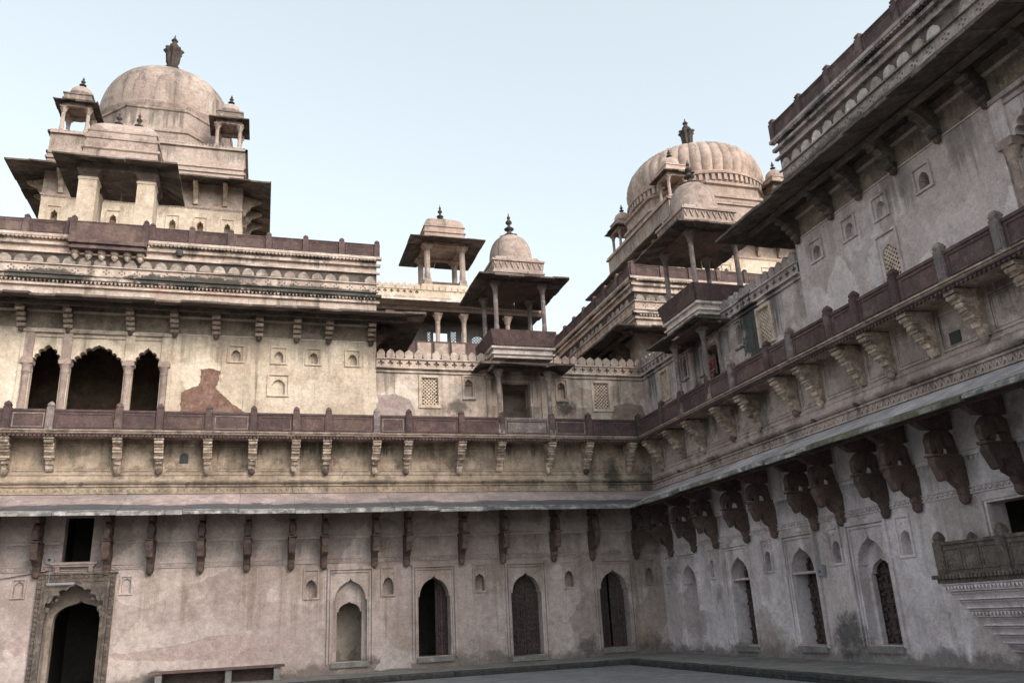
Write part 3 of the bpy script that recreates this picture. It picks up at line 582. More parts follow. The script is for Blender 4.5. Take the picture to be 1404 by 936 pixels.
    while s < 24:
        zz.prism([(s, 3.565), (s+.07, 3.65), (s+.14, 3.565), (s+.115, 3.565), (s+.07, 3.62), (s+.025, 3.565)], 'o', 0, .04); s += .145
    t.part('zigzag_course', zz, LM)
    z2 = M(sg); s = .06
    for a_, b_ in (((0, CC-.5), (CC+.38, 32)) if not right else ((0, 32),)): z2.box(a_, b_, 0, .055, 4.29, 4.36); z2.box(a_, b_, 0, .04, 4.41, 4.45)
    while s < 24:
        if right or not CC-.55 < s < CC+.38: z2.box(s, s+.07, 0, .03, 4.21, 4.28)
        s += .125
    t.part('dentil_course', z2, LM)
    for s in BR:
        if s > 25: continue
        b = t.part('elephant_bracket', random.choice(V_con), m_brown, (s, 0, 0))
        t.part('carved_elephant', random.choice(V_ele), m_brown, (s, 0, 0), parent=b); t.part('bracket_cap', m_cap, m_brown, (s, 0, 0), parent=b)
        t.part('bracket_drop', m_bud, m_brown, (s, .1, 3.42), parent=b)
    # rest of the body of the wing, never open to the sky
    bd = M(sg); bd.quad((-17, -17, 0), (32, -17, 0), (32, -17, 9.5), (-17, -17, 9.5)); bd.quad((32, 0, 0), (32, -17, 0), (32, -17, 10), (32, 0, 10))
    t.part('outer_wall', bd, LM)
    return t
TL = lower_wall(BACK, False); TR = lower_wall(RIGHT, True)

def chajja(wing, right):
    t = Thing('sloping_eave', 'long sloping grey stone eave above the ground-floor doors of the left wall' if not right else 'sloping stone eave with mossy edge receding along the right wall', 'eave', wing, (10, 0, 4.9))
    O1 = 1.86; s = 0; xs = [0]
    while xs[-1] < 26: xs.append(xs[-1]+random.uniform(1.3, 2.0))
    n = len(xs)-1
    for i in range(n):
        a, b = xs[i], xs[i+1]; g = .004
        ta = O1 if i == 0 else a; dz = jit(.022)
        prof = [(0, 5.80), (.7, 5.46), (1.3, 5.21), (O1, 5.03)]
        m = M(t.sg); cx = (a+b)/2
        for (o0, z0), (o1, z1) in zip(prof, prof[1:]):
            sa0 = max(a, o0 if i == 0 else a)+g; sa1 = max(a, o1 if i == 0 else a)+g
            if i == 0: sa0, sa1 = o0, o1
            m.hexa([(sa0-cx, o0, z0-.09), (b-g-cx, o0, z0-.09), (b-g-cx, o1, z1-.09+dz), (sa1-cx, o1, z1-.09+dz), (sa0-cx, o0, z0), (b-g-cx, o0, z0), (b-g-cx, o1, z1+dz), (sa1-cx, o1, z1+dz)])
        sb = t.part('eave_slab', m, m_slopr if right else m_slope, (cx, 0, 0))
        a0 = O1 if i == 0 else a+g
        # broken lime lip along the edge in pieces
        x = a0
        while x < b-.05:
            y = min(b-g, x+random.uniform(.35, .9)); q = random.uniform(.06, .12); e = jit(.025)
            t.part('edge_stone', M(t.sg).hexa([(x-cx+.003, O1-.10, 5.0-.07+dz), (y-cx-.003, O1-.10, 5.0-.07+dz), (y-cx-.003, O1+.06+e, 4.98-.07+dz), (x-cx+.003, O1+.06+e, 4.98-.07+dz),
                (x-cx+.003, O1-.10, 5.072+dz), (y-cx-.003, O1-.10, 5.072+dz), (y-cx-.003, O1+.06+e, 4.90+q+dz), (x-cx+.003, O1+.06+e, 4.90+q+dz)]), (m_moss if right and random.random() < .45 else m_edge), (cx, 0, 0), parent=sb)
            x = y
    bm_ = M(t.sg); bm_.box(1.2, 32, 1.02, 1.16, 5.03, 5.12); t.part('eave_beam', bm_, m_brown)
    return t
chajja(BACK, False); chajja(RIGHT, True)

def dado_and_balcony(wing, right):
    t = Thing('hanging_balcony', 'red sandstone balcony railing on carved brackets running along the left wall' if not right else 'red sandstone balcony railing on carved brackets climbing along the right wall', 'balcony', wing, (10, 0, 5.75))
    sg = t.sg; DM = m_dador if right else m_dado
    m = M(sg); m.quad((0, 0, 5.7), (32, 0, 5.7), (32, 0, 7.6), (0, 0, 7.6)); t.part('dado_wall', m, DM)
    mo = M(sg)
    mo.prism([(0,6.10),(.06,6.12),(.10,6.17),(.10,6.22),(.04,6.26),(.02,6.36),(.05,6.40),(.05,6.44),(0,6.46)], 's', 0, 32)
    mo.box(0, 32, 0, .06, 5.80, 5.84); mo.box(0, 32, 0, .05, 6.03, 6.07)
    t.part('moulding', mo, DM)
    zz = M(sg); s = .05
    while s < 24:
        zz.prism([(s, 5.85), (s+.09, 6.02), (s+.18, 5.85), (s+.14, 5.85), (s+.09, 5.95), (s+.04, 5.85)], 'o', 0, .03); s += .185
    t.part('zigzag_course', zz, DM)
    ed = [.1]+[x for x in BR if x < 25]
    for a, b in zip(ed, ed[1:]):
        if b-a < .5: continue
        f = frame(M(), (b-a)/2-.2, 6.52, 7.36, .05, 0, .03); frame(f, (b-a)/2-.27, 6.6, 7.29, .03, 0, .018)
        t.part('dado_panel', f, DM, ((a+b)/2, 0, 0))
    sl_ = M(sg); a0 = 0 if not right else .78
    sl_.box(a0, 32, 0, .80, 7.53, 7.62); sl_.box(a0, 32, .62, .84, 7.62, 7.66); t.part('balcony_floor', sl_, m_tan)
    fr = M(sg); s = .85
    while s < 24:
        fr.prism([(s, 7.53), (s+.10, 7.53), (s+.09, 7.47), (s+.05, 7.44), (s+.01, 7.47)], 'o', .76, .815); s += .115
    t.part('scalloped_fringe', fr, m_red)
    lb = M(sg); lb.box(a0, 32, .815, .845, 7.52, 7.56); t.part('fringe_band', lb, m_red)
    PO = .71
    ps = [.72]+[x for x in BR if 1.5 < x < 25]
    for s in ps: t.part('post', m_ppost if False else m_hp, m_red if random.random() < .85 else m_colp, (s+jit(.02), PO, 7.63), rz=jit(.03))
    for i, (a, b) in enumerate(zip(ps, ps[1:])):
        hw = (b-a)/2-.1
        pn = M().box(-hw, hw, -.045, .03, .02, .60).box(-hw, hw, -.06, .055, .60, .67).box(-hw, hw, .03, .055, .02, .07)
        tint = m_redp
        if not right and 3.9 < (a+b)/2 < 6.2: tint = m_colp
        p = t.part('rail_panel', pn, tint, ((a+b)/2, PO, 7.63))
        fr = frame(M(), hw-.07, .10, .55, .035, .03, .05)
        t.part('panel_frame', fr, m_colp if not right and i % 4 == 1 else m_red, ((a+b)/2, PO, 7.63), parent=p)
    for i, s in enumerate([x for x in BR if x < 25]):
        b = t.part('stacked_bracket', random.choice(V_bst), m_tan, (s, 0, 0), rz=jit(.03))
        [t.part('bracket_block', q_, m_tan, (s, 0, 0), parent=b) for q_ in m_blks]; [t.part('bracket_roll', m_roll, m_tan, (s, *q_), parent=b, smooth=True) for q_ in ((.66,7.32),(.5,7.14),(.36,6.98))]
        if random.random() < .8: t.part('bracket_bud', random.choice(V_bud), m_brown if i % 2 else m_tan, (s, .09, 6.47), parent=b)
    if not right:
        h = M(); h.prism(arch(.13, 6.78, 7.0, 7.12, 6), 'o', -.02, .034); t.part('vent_shade', h, m_cable, (16.5, 0, 0))  # black plate on the wall; the vent's inner shade is its colour
    else:
        h = M(); h.prism(rect(.14, 6.62, 6.88), 'o', -.02, .034); t.part('vent_shade', h, m_cable, (15.0, 0, 0))  # black plate as above, recess shade given by colour
    for s in (4.4, 9.7, 13.3, 16.3, 19.4, 2.0, 6.6, 11.4):
        t.part('spout_hole', M().tube([(0, .0, 6.14), (0, .16, 6.12)], .045, 8), m_dark, (s+(.3 if right else 0), 0, 0))
    return t
m_hp = M(); m_hp.box(-.105, .105, -.10, .10, 0, .72); m_hp.lathe([(.15, .72), (.11, .74), (.14, .79), (.10, .86), (.02, .92)], 4, rot=pi/4); m_hp.box(-.07, .07, .10, .115, .1, .64)
dado_and_balcony(BACK, False); dado_and_balcony(RIGHT, True)

def cross_cells(m, s0, s1, z0, z1, pitch, o, d=.12, r=.10, q=.035):
    n = round((s1-s0)/pitch); p = (s1-s0)/n; zc = (z0+z1)/2
    for i in range(n):
        a = s0+i*p; b = a+p; c = (a+b)/2
        U = [(a, zc), (c-r, zc), (c-r, zc+q), (c-q, zc+q), (c-q, zc+r), (c+q, zc+r), (c+q, zc+q), (c+r, zc+q), (c+r, zc), (b, zc), (b, z1), (a, z1)]
        for P in (U, [(x, 2*zc-z) for x, z in U]):
            m.add([(x, o, z) for x, z in P], [tuple(range(len(P)))])
            for u, v in zip(P[1:8], P[2:9]): m.quad((u[0], o, u[1]), (v[0], o, v[1]), (v[0], o-d, v[1]), (u[0], o-d, u[1]))
    m.quad((s0, o-d, z0), (s1, o-d, z0), (s1, o-d, z1), (s0, o-d, z1))

def gallery(wing, right):
    t = Thing('gallery_wall', 'stained upper wall with stone lattice windows under a crenellated band left of the corner' if not right else 'mould-blackened upper wall with lattice windows and crenels right of the corner', 'wall', wing, (5.2, 0, 7.6))
    sg = t.sg; m = M(sg); GM, CM = (m_galr, m_corr) if right else (m_gallery, m_cornice)
    ops = []
    for s, hw in ((8.43, .31), (1.8, .31)): ops.append((s, rect(hw, 8.86, 9.90), .16, False))
    for s in (6.98, 3.4): ops.append((s, arch(.15, 9.25, 9.68, 9.9, 6), .2, True))
    ops.append((5.2, rect(.52, 7.62, 9.75), .5, False))
    wall(m, 0, PS0, 7.6, 10.24, ops); t.part('wall_face', m, GM)
    for s, hw in ((8.43, .31), (1.8, .31)):
        t.part('window_frame', frame(frame(M(), .40, 8.77, 9.99, .09, 0, .05), .34, 8.83, 9.93, .045, -.12, .03), m_jali, (s, 0, 0))
        t.part('lattice_screen', lattice(.30, 8.87, 9.89, .13, .058), m_jali, (s, -.05, 0))
        r = M(sg); room(r, s-.5, s+.5, 8.6, 10.1, -.16, -2.2); t.part('interior', r, m_dark)
    for s in (6.98, 3.4):
        niche_parts(t, s, 9.2, 9.9, .15, .25, 9.12, 10.02, GM, False)
        t.part('niche_ledge', M().box(-.24, .24, 0, .07, 9.10, 9.15), m_edge, (s, 0, 0))
    r = M(sg); room(r, 5.2-1.2, 5.2+1.2, 7.6, 9.9, -.5, -1.25); t.part('interior', r, m_room)
    t.part('door_frame', frame(M(), .66, 7.62, 9.90, .12, 0, .07, False), GM, (5.2, 0, 0))
    for s in (5.2-1.05, 5.2+1.05): t.part('pilaster', M().box(-.09, .09, 0, .12, 7.62, 9.9).box(-.13, .13, 0, .16, 9.9, 10.05), GM, (s, 0, 0))
    mo = M(sg); mo.box(0, PS0, 0, .07, 10.05, 10.10); mo.box(0, PS0, 0, .12, 10.19, 10.25); mo.box(0, PS0, 0, .11, 10.53, 10.575); t.part('moulding', mo, GM)
    mb = M(sg); cross_cells(mb, 0, PS0, 10.25, 10.53, .335, .05); t.part('cross_pierced_band', mb, CM)
    n = 31; p = PS0/n
    for i in range(n):
        k = t.part('merlon', random.choice(V_mer), CM, ((i+.5)*p, .02, 10.575+jit(.008)), rz=jit(.04))
    bkk = M(sg); bkk.quad((0, -.10, 10.24), (PS0, -.10, 10.24), (PS0, -.10, 10.58), (0, -.10, 10.58)); bkk.quad((0,-.1,10.58),(PS0,-.1,10.58),(PS0,.1,10.58),(0,.1,10.58)); t.part('band_back', bkk, CM)
    dk = M(sg); dk.quad((0, -.1, 9.7), (PS0, -.1, 9.7), (PS0, -17, 9.7), (0, -17, 9.7)); t.part('terrace', dk, m_deck)
    if not right:
        patch(t, 'painted_patch', [(10.3, 9.19), (9.72, 9.26), (9.2, 9.11), (8.97, 8.74), (8.98, 7.7), (10.3, 7.7)], m_pink, 'faded pink painted patch', 7, .03)
        patch(t, 'bare_plaster_patch', [(1.48, 7.7), (1.47, 8.5), (1.31, 9.0), (.75, 9.15), (.15, 9.05), (.02, 8.6), (.02, 7.7)], m_brn, 'reddish bare plaster patch with rounded top by the corner', 7, .03)
    return t
gallery(BACK, False); gallery(RIGHT, True)

def jharokha(wing, right):
    t = Thing('balcony_kiosk', 'two-storey domed balcony kiosk projecting between lattice windows of the left wall' if not right else 'two-storey domed balcony kiosk on right wall, with a red-clad person below', 'kiosk', wing, (5.1, .4, 7.66), group='two-storey balcony kiosks beside the corner')
    S = 5.1; PO = .71
    for d in (-.95, .95):
        t.part('lower_column', column_mesh(2.36, .085, .42), m_colp, (S+d, PO, 7.7), smooth=True)
    # architrave and lower eave
    ar = M(); ar.box(-1.1, 1.1, PO-.1, PO+.1, 10.06, 10.22); ar.box(-1.1, -.9, 0, PO-.1, 10.06, 10.22); ar.box(.9, 1.1, 0, PO-.1, 10.06, 10.22); ar.box(-1.05, 1.05, 0, PO-.1, 10.2, 10.26)
    t.part('architrave', ar, m_brown, (S, 0, 0))
    I = [(S-1.15, 0), (S-1.15, .8), (S+1.15, .8), (S+1.15, 0)]; O = [(S-1.76, 0), (S-1.76, 1.42), (S+1.76, 1.42), (S+1.76, 0)]
    for k, n in ((0, 2), (1, 5), (2, 2)): eave_side(t, I[k], I[k+1], O[k], O[k+1], 10.36, 10.10, .06, n, m_eave)
    # upper balcony box
    ub = M(); ub.hexa([(-1.13,-.2,10.5),(1.13,-.2,10.5),(1.13,.85,10.5),(-1.13,.85,10.5),(-1.13,-.2,10.9),(1.13,-.2,10.9),(1.13,.85,10.9),(-1.13,.85,10.9)])
    ub.box(-1.2, 1.2, -.2, .92, 10.62, 10.68); ub.box(-1.22, 1.22, -.2, .95, 10.84, 10.92)
    t.part('upper_base', ub, m_white, (S, 0, 0))
    ze = M(); x = -1.16
    while x < 1.1: ze.prism([(x, 11.0), (x+.1, 11.0), (x+.05, 10.90)], 'o', .95, .98); x += .105
    t.part('scalloped_fringe', ze, m_red, (S, 0, 0))
    def flare(a, b, c, d, w_): return None
    pr = M(); zt, zb = 11.52, 10.98
    pr.hexa([(-1.15,.86,zb),(1.15,.86,zb),(1.15,.95,zb),(-1.15,.95,zb),(-1.27,.98,zt),(1.27,.98,zt),(1.27,1.06,zt),(-1.27,1.06,zt)])
    t.part('parapet_panel', pr, m_redp, (S, 0, 0))
    for d in (-1, 1):
        q = M(); q.hexa([(d*1.08,-1.3,zb),(d*1.15,-1.3,zb),(d*1.15,.94,zb),(d*1.08,.94,zb),(d*1.19,-1.3,zt),(d*1.27,-1.3,zt),(d*1.27,1.05,zt),(d*1.19,1.05,zt)])
        t.part('parapet_panel', q, m_redp, (S, 0, 0))
    for d in (-.93, .93):
        for oo in (.72, -.95):
            t.part('upper_column', column_mesh(13.5-11.0, .09, .42), m_colp, (S+d, oo, 11.0), smooth=True)
    t.part('kiosk_floor', M().box(-1.12, 1.12, -1.3, -.205, 10.5, 10.97).box(-1.12, 1.12, -.2, .85, 10.91, 10.975), m_tan, (S, 0, 0))
    x0, x1, y0, y1 = S-1.05, S+1.05, -1.1, .85
    t.part('architrave', M().box(-1.06, 1.06, -1.12, .87, 13.48, 13.68), m_brown, (S, 0, 0))
    hip_eave(t, x0, x1, y0, y1, .70, 13.64, 13.46, .06, (6, 6), m_eave)
    oc = -.12
    ba = M().square([(.98,13.62),(.98,13.84),(1.03,13.86),(1.03,13.93),(.97,13.95),(.97,14.32),(1.04,14.34),(1.04,14.42),(.9,14.45),(.82,14.6)]); t.part('roof_base', ba, m_dome, (S, oc, 0))
    sc = M()
    for k in range(4):
        for i in range(9):
            a = -.88+.22*i; q = [(a-.1, 14.3), (a, 14.05), (a+.1, 14.3), (a+.06, 14.3), (a, 14.14), (a-.06, 14.3)]
            R = Matrix.Rotation(k*pi/2, 3, 'Z'); vs = []
            for yy in (.97, 1.01):
                for (u, v) in q: vs.append(tuple(R @ Vector((u, yy, v))))
            sc.add(vs, [tuple(range(6)), tuple(range(6, 12))[::-1]]+[(i_, (i_+1) % 6, 6+(i_+1) % 6, 6+i_) for i_ in range(6)])
    t.part('petal_relief', sc, m_dome, (S, oc, 0))
    t.part('dome_drum', M().lathe([(1.0,14.44),(.96,14.6),(.86,14.66)], 8, rot=pi/8), m_dome, (S, oc, 0))
    d = t.part('dome', M().lathe(dome_prof(.83, 14.62, 1.22), 28), m_dome, (S, oc, 0), smooth=True)
    t.part('lotus_ring', M().lathe([(.2,0),(.34,.03),(.36,.07),(.2,.1),(.14,.14)], 12, k=lambda a, z: 1+.12*cos(6*a)), m_fin, (S, oc, 15.77), smooth=True)
    t.part('finial', finial_mesh(1.0, .2), m_fin, (S, oc, 15.88), smooth=True)
    return t
jharokha(BACK, False); jharokha(RIGHT, True)

def cornice(t, s0, s1, half0=False, half1=False, petals=True, fr=True, ma=None):
    """the shared cornice, petal band and red parapet of pavilion and tower, on the plane o = 0"""
    sg = t.sg; ma = ma or m_cornice
    m = M(sg); m.quad((s0, 0, 12.3), (s1, 0, 12.3), (s1, 0, 14.45), (s0, 0, 14.45)); t.part('cornice_wall', m, ma)
    mo = M(sg)
    for z0, z1, oo in ((12.62,12.70,.10),(12.84,12.93,.17),(13.04,13.08,.06),(13.38,13.42,.07),(13.78,13.84,.11),(14.06,14.15,.13),(14.34,14.44,.17)): mo.box(s0-oo*(0 if half0 else 1), s1+oo*(0 if half1 else 1), 0, oo, z0, z1)
    t.part('moulding', mo, ma)
    a = M(sg); s = s0+.02
    while s < s1-.15: a.prism([(s, 12.83), (s+.12, 12.83), (s+.06, 12.72)], 'o', 0, .12); s += .125
    s = s0+.02
    while s < s1-.15: a.prism([(s, 14.34), (s+.12, 14.34), (s+.11, 14.29), (s+.06, 14.26), (s+.01, 14.29)], 'o', 0, .15); s += .125
    t.part('scalloped_fringe', a, ma)
    if petals:
        db = M(sg); db.box(s0, s1, 0, .008, 13.43, 13.77); t.part('dark_band', db, m_eave)
        n = round((s1-s0)/.47); p = (s1-s0)/n; dia = M(sg)
        for i in range(n):
            c = s0+(i+.5)*p
            if random.random() < .9: t.part('petal', random.choice(V_pet), m_petl if ma is m_cornice or random.random() < .35 else m_white, (c, .008, 13.44))
            for (dx, dz) in ((0, .07), (0, -.07), (-.08, 0), (.08, 0)):
                x, z = s0+i*p+dx+.02, 13.23+dz; dia.prism([(x-.035, z), (x, z+.032), (x+.035, z), (x, z-.032)], 'o', 0, .006)
        t.part('hole_shade_crosses', dia, m_eave)  # dark surface lozenges; the shade inside small holes is painted as colour
    n = max(2, round((s1-s0)/1.33)); p = (s1-s0)/n
    for i in range(n+1):
        t.part('parapet_post', m_ps, m_red, (s0+i*p, .06, 14.44), rz=jit(.03))
        if i < n:
            q = M().box(-p/2+.09, p/2-.09, -.05, .04, .0, .48).box(-p/2+.09, p/2-.09, -.06, .06, .48, .52)
            pp = t.part('parapet_panel', q, m_redp if random.random() < .8 else m_red, (s0+(i+.5)*p, .06, 14.44))
            t.part('panel_frame', frame(M(), p/2-.15, .05, .44, .03, .04, .055), m_red, (s0+(i+.5)*p, .06, 14.44), parent=pp)
m_ps = M(); m_ps.box(-.10, .10, -.09, .10, 0, .52); m_ps.lathe([(.14, .52), (.10, .55), (.13, .60), (.08, .66), (.02, .70)], 4, rot=pi/4)

def eave_run(t, s0, s1, hip0, hip1, nb=True):
    OUT = 1.55; zi, zt = 12.10, 11.72
    L = s1-s0; n = round(L/.62)
    eave_side(t, (s0, 0), (s1, 0), (s0-(OUT if hip0 else 0), OUT), (s1+(OUT if hip1 else 0), OUT), zi, zt, .075, n, m_eave)
    b = M(t.sg); b.box(s0-(1.0 if hip0 else 0), s1+(1.0 if hip1 else 0),   .64, .77, 11.72, 11.83); t.part('eave_beam', b, m_eave)

def pavilion(wing, right):
    t = Thing('palace_pavilion', 'cream sunlit pavilion wall with triple cusped arcade under a dark projecting eave, upper left' if not right else 'shaded pavilion wall under a huge dark projecting eave, upper right', 'pavilion', wing, (CC, 0, 7.6))
    sg = t.sg; m = M(sg); ops = []; PM, CM = (m_pavr, m_corr) if right else (m_pav, m_cornice)
    AC = CC-.03; cols = [AC-2.03, AC-.93, AC+.93, AC+2.03]
    z0a = 7.64
    for a, b, ap in ((cols[0], cols[1], 10.62), (cols[1], cols[2], 10.66), (cols[2], cols[3], 10.62)):
        ops.append(((a+b)/2, cusped((b-a)/2-.12, z0a, 10.02, ap, 4 if b-a < 1.5 else 5), .28, False))
    up_n = [11.18, 12.53, 13.69, 15.1]; allup = up_n+[2*CC-x for x in up_n]
    hole = [x for x in allup if right and abs(x-15.1) < .1]
    for s in allup: ops.append((s, arch(.15, 10.26, 10.52, 10.68, 6, .02), .16 if s not in hole else .4, s not in hole))
    big = [13.67, 2*CC-13.67]
    for s in big: ops.append((s, arch(.24, 8.62, 9.3, 9.56, 7) if right else arch(.22, 9.14, 9.5, 9.68, 7, .03), .12 if not right else .2, not right))
    wall(m, PS0, PS1, 7.6, 12.3, ops); t.part('wall_face', m, PM)
    for s in allup: niche_parts(t, s, 10.3, 10.68, .15, .28, 10.2, 10.84, PM, False)
    for s in big:
        niche_parts(t, s, 9.1, 9.68, .22, .37, 8.55 if right else 9.06, 9.86, PM, False)
        if right:
            t.part('lattice_screen', lattice(.24, 8.62, 9.56, .12, .052, clip=lambda x, z: z < 9.3 or (x/.24)**2+((z-9.3)/.25)**2 < 1), m_jali, (s, -.04, 0))
            r = M(sg); room(r, s-.5, s+.5, 8.4, 9.8, -.2, -2); t.part('interior', r, m_dark)
    for s in hole: r = M(sg); room(r, s-.4, s+.4, 10.1, 10.9, -.4, -1.5); t.part('interior', r, m_dark)
    if not right:
        P = [(16.2, 9.93), (15.86, 9.98), (15.54, 9.88), (15.6, 9.61), (15.68, 9.3), (15.5, 9.12), (15.14, 8.79), (14.74, 8.5), (14.6, 8.2), (16.74, 8.2), (16.74, 8.46), (16.76, 9.09), (16.56, 9.24), (16.23, 9.36), (16.18, 9.55)]
        Q = []
        for p_, q_ in zip(P, P[1:]+P[:1]):
            for k in range(7): Q.append((lerp(p_[0], q_[0], k/7)+jit(.022), lerp(p_[1], q_[1], k/7)+jit(.022)))
        lp = M(sg); cx_, cz_ = 15.75, 8.9
        for (xa, za), (xb, zb) in zip(Q, Q[1:]+Q[:1]):
            if min(za, zb) < 8.25: continue
            w_ = random.uniform(.02, .055); na = sqrt((xa-cx_)**2+(za-cz_)**2); nb = sqrt((xb-cx_)**2+(zb-cz_)**2)
            lp.prism([(xa, za), (xb, zb), (xb+(xb-cx_)/nb*w_, zb+(zb-cz_)/nb*w_), (xa+(xa-cx_)/na*w_, za+(za-cz_)/na*w_)], 'o', 0, .022)
        t.part('plaster_lip', lp, m_pav, kind='stuff')
        t.part('bare_plaster_patch', M(sg).prism(Q, 'o', 0, .006), m_patch, label='reddish brown patch of bare plaster shaped like a bottle')
    # arcade
    r = M(sg); room(r, AC-2.6, AC+2.6, 7.62, 11.3, -.28, -3.2); t.part('hall', r, m_hall, label='dark painted hall behind the arcade')
    for s in cols:
        t.part('arcade_column', M().square([(.17,0),(.17,.12),(.13,.16),(.13,.45)]).lathe([(.15,.45),(.13,.5),(.115,1.2),(.12,2.0),(.15,2.05),(.13,2.12),(.15,2.2),(.19,2.3)], 10).square([(.18,2.3),(.19,2.42),(.16,2.44),(.16,2.5)]), m_col, (s, -.04, 7.64), smooth=True)
        t.part('pier_strip', M().box(-.13, .13, 0, .07, 10.14, 11.0), PM if s < cols[2] else m_col, (s, 0, 0))
    for s in (AC-2.2, AC+2.2): t.part('jamb_strip', M().box(-.05, .05, 0, .06, 7.64, 11.0), PM, (s, 0, 0))
    t.part('arcade_lintel', M().box(-2.25, 2.25, 0, .11, 11.0, 11.10).box(-2.2, 2.2, 0, .05, 10.86, 10.90), CM, (AC, 0, 0))
    t.part('shade_stain_band', M(sg).box(PS0, PS1, 0, .012, 11.15, 12.02), m_frieze); ln = M(sg); ln.box(PS0, PS1, 0, .03, 11.11, 11.15); ln.box(PS0, PS1, 0, .045, 11.7, 11.78); t.part('string_course', ln, PM)  # thin brown band carries painted eave shade along with stains
    sb = [10.55, 12.03, 13.12, 14.38, 15.77, 17.1, 18.45]; sb = sb+[2*CC-x for x in sb]
    for s in sb:
        b = t.part('eave_bracket', random.choice(V_lbr), m_brown if not right else m_eave, (s, 0, 0))
        [t.part('bracket_roll', m_lbd, m_tan if not right else m_eave, (s, *q_), parent=b, smooth=True) for q_ in ((.12,11.21),(.24,11.36),(.37,11.49),(.55,11.63))]; t.part('bracket_drop', m_lbt, m_brown, (s, 0, 0), parent=b)
    eave_run(t, PS0, PS1, True, True)
    # eave on the side towards the corner, and the plain side and rear walls
    OUT = 1.55
    for (ss, dr) in ((PS0, -1), (PS1, 1)):
        eave_side(t, (ss, 0), (ss, -14), (ss+dr*OUT, OUT), (ss+dr*OUT, -14), 12.10, 11.72, .075, 24, m_eave)
        w_ = M(sg); w_.quad((ss, 0, 7.6), (ss, -17, 7.6), (ss, -17, 14.45), (ss, 0, 14.45)); t.part('side_wall', w_, PM)
        for k in range(6):
            t.part('eave_bracket', random.choice(V_lbr), m_brown, (ss, -.5-k*1.6, 0), rz=(pi/2 if dr < 0 else -pi/2)*sg)
        for k in range(12):
            t.part('parapet_post', m_ps, m_red, (ss-.05*dr, -.6-1.33*k, 14.44)); t.part('parapet_panel', M(sg).box(-.05, .05, -.57, .57, 0, .5), m_redp, (ss-.05*dr, -1.26-1.33*k, 14.44))
    cornice(t, PS0, PS1, ma=CM)
    rf = M(sg); rf.quad((PS0, 0, 14.2), (PS1, 0, 14.2), (PS1, -17, 14.2), (PS0, -17, 14.2)); rf.quad((PS0, -17, 7.6), (PS1, -17, 7.6), (PS1, -17, 14.45), (PS0, -17, 14.45)); t.part('roof_deck', rf, m_deck)
    # small central balcony on the parapet
    jb = M(); jb.box(-1.16, 1.16, .14, .38, 14.18, 14.24).box(-1.2, 1.2, 0, .44, 14.08, 14.18).box(-1.12, 1.12, 0, .34, 14.0, 14.08).box(-1.18, 1.18, 0, .40, 13.9, 13.99)
    t.part('jutting_ledge', jb, m_red, (CC, 0, 0))
    t.part('jutting_panel', M().box(-1.05, 1.05, .24, .34, 14.24, 14.86).box(-1.05, 1.05, .22, .36, 14.86, 14.9), m_redp, (CC, 0, 0))
    for d in (-1.12, 1.12): t.part('jutting_post', M().box(-.1, .1, .16, .36, 14.2, 14.95).lathe([(.14,14.95),(.1,15.0),(.12,15.04),(.02,15.14)], 4, c=(0,.26), rot=pi/4), m_red, (CC+d, 0, 0))
    for k in range(6):
        t.part('corbel', M().lathe([(.14,13.9),(.13,13.8),(.09,13.77),(.1,13.68),(.06,13.62),(.02,13.58)], 8, c=(0,.12)).box(-.1, .1, 0, .14, 13.7, 13.88), m_tan, (CC-1.0+.4*k, 0, 0))
    if not right:
        t.part('water_spout', M().lathe([(.10,0),(.13,.08),(.13,.16),(.08,.22)], 10), m_dark, (17.15, .12, 13.95))
    return t
pavilion(BACK, False); pavilion(RIGHT, True)

# ------------------------------------------------------------------ upper domed blocks
def kiosk(x, y, z, label, group, ma, r=.56, hcol=1.3, big=False):
    t = Thing('roof_kiosk', label, 'kiosk', WORLD, (x, y, z), group=group)
    cm = column_mesh(hcol, r*.15, .3)
    for dx in (-1, 1):
        for dy in (-1, 1): t.part('column', cm, ma if not big else m_col, (x+dx*r*.86, y+dy*r*.86, z), smooth=True)
    t.part('base_slab', M().box(-r*1.1, r*1.1, -r*1.1, r*1.1, -.06, .03), ma, (x, y, z))
    t.part('architrave', frame_xy(r*1.02, r*.72, hcol, hcol+.13), ma, (x, y, z))
    hip_eave(t, x-r, x+r, y-r, y+r, r*(.55 if not big else .82), z+hcol+.24, z+hcol+.14-(.1 if big else 0), .045, (4, 4), m_eave)
    zb = z+hcol+.26
    t.part('ceiling', M().box(-r, r, -r, r, hcol+.13, hcol+.25), ma, (x, y, z))
    if not big:
        t.part('roof_base', M().square([(r,0),(r,.1),(r*1.06,.12),(r*1.06,.18),(r*.98,.2),(r*.98,.36),(r*1.05,.38),(r*1.05,.44),(r*.8,.46)]), ma, (x, y, zb))
        t.part('dome', M().lathe(dome_prof(r*.86, .42, r*1.15, 10, .08), 20), ma, (x, y, zb), smooth=True)
        t.part('finial', finial_mesh(.62, .15), m_fin, (x, y, zb+.42+r*1.1), smooth=True)
    else:
        t.part('roof_base', M().square([(r,0),(r,.14),(r*1.07,.17),(r*1.07,.24),(r*.99,.27),(r*.99,.5),(r*1.05,.52),(r*1.05,.58),(r*.97,.62),(r*.97,.86),(r*1.02,.88),(r*1.02,.93)]), ma, (x, y, zb))
        t.part('dome', M().square([(r*.98,.9),(r*.95,1.1),(r*.86,1.32),(r*.7,1.5),(r*.5,1.62),(r*.25,1.7),(r*.1,1.71)]), ma, (x, y, zb))
        t.part('lotus_ring', M().lathe([(r*.42,0),(r*.48,.04),(r*.3,.08),(r*.18,.12)], 12), m_fin, (x, y, zb+1.64), smooth=True)
        t.part('finial', finial_mesh(1.05, .2), m_fin, (x, y, zb+1.74), smooth=True)
    return t
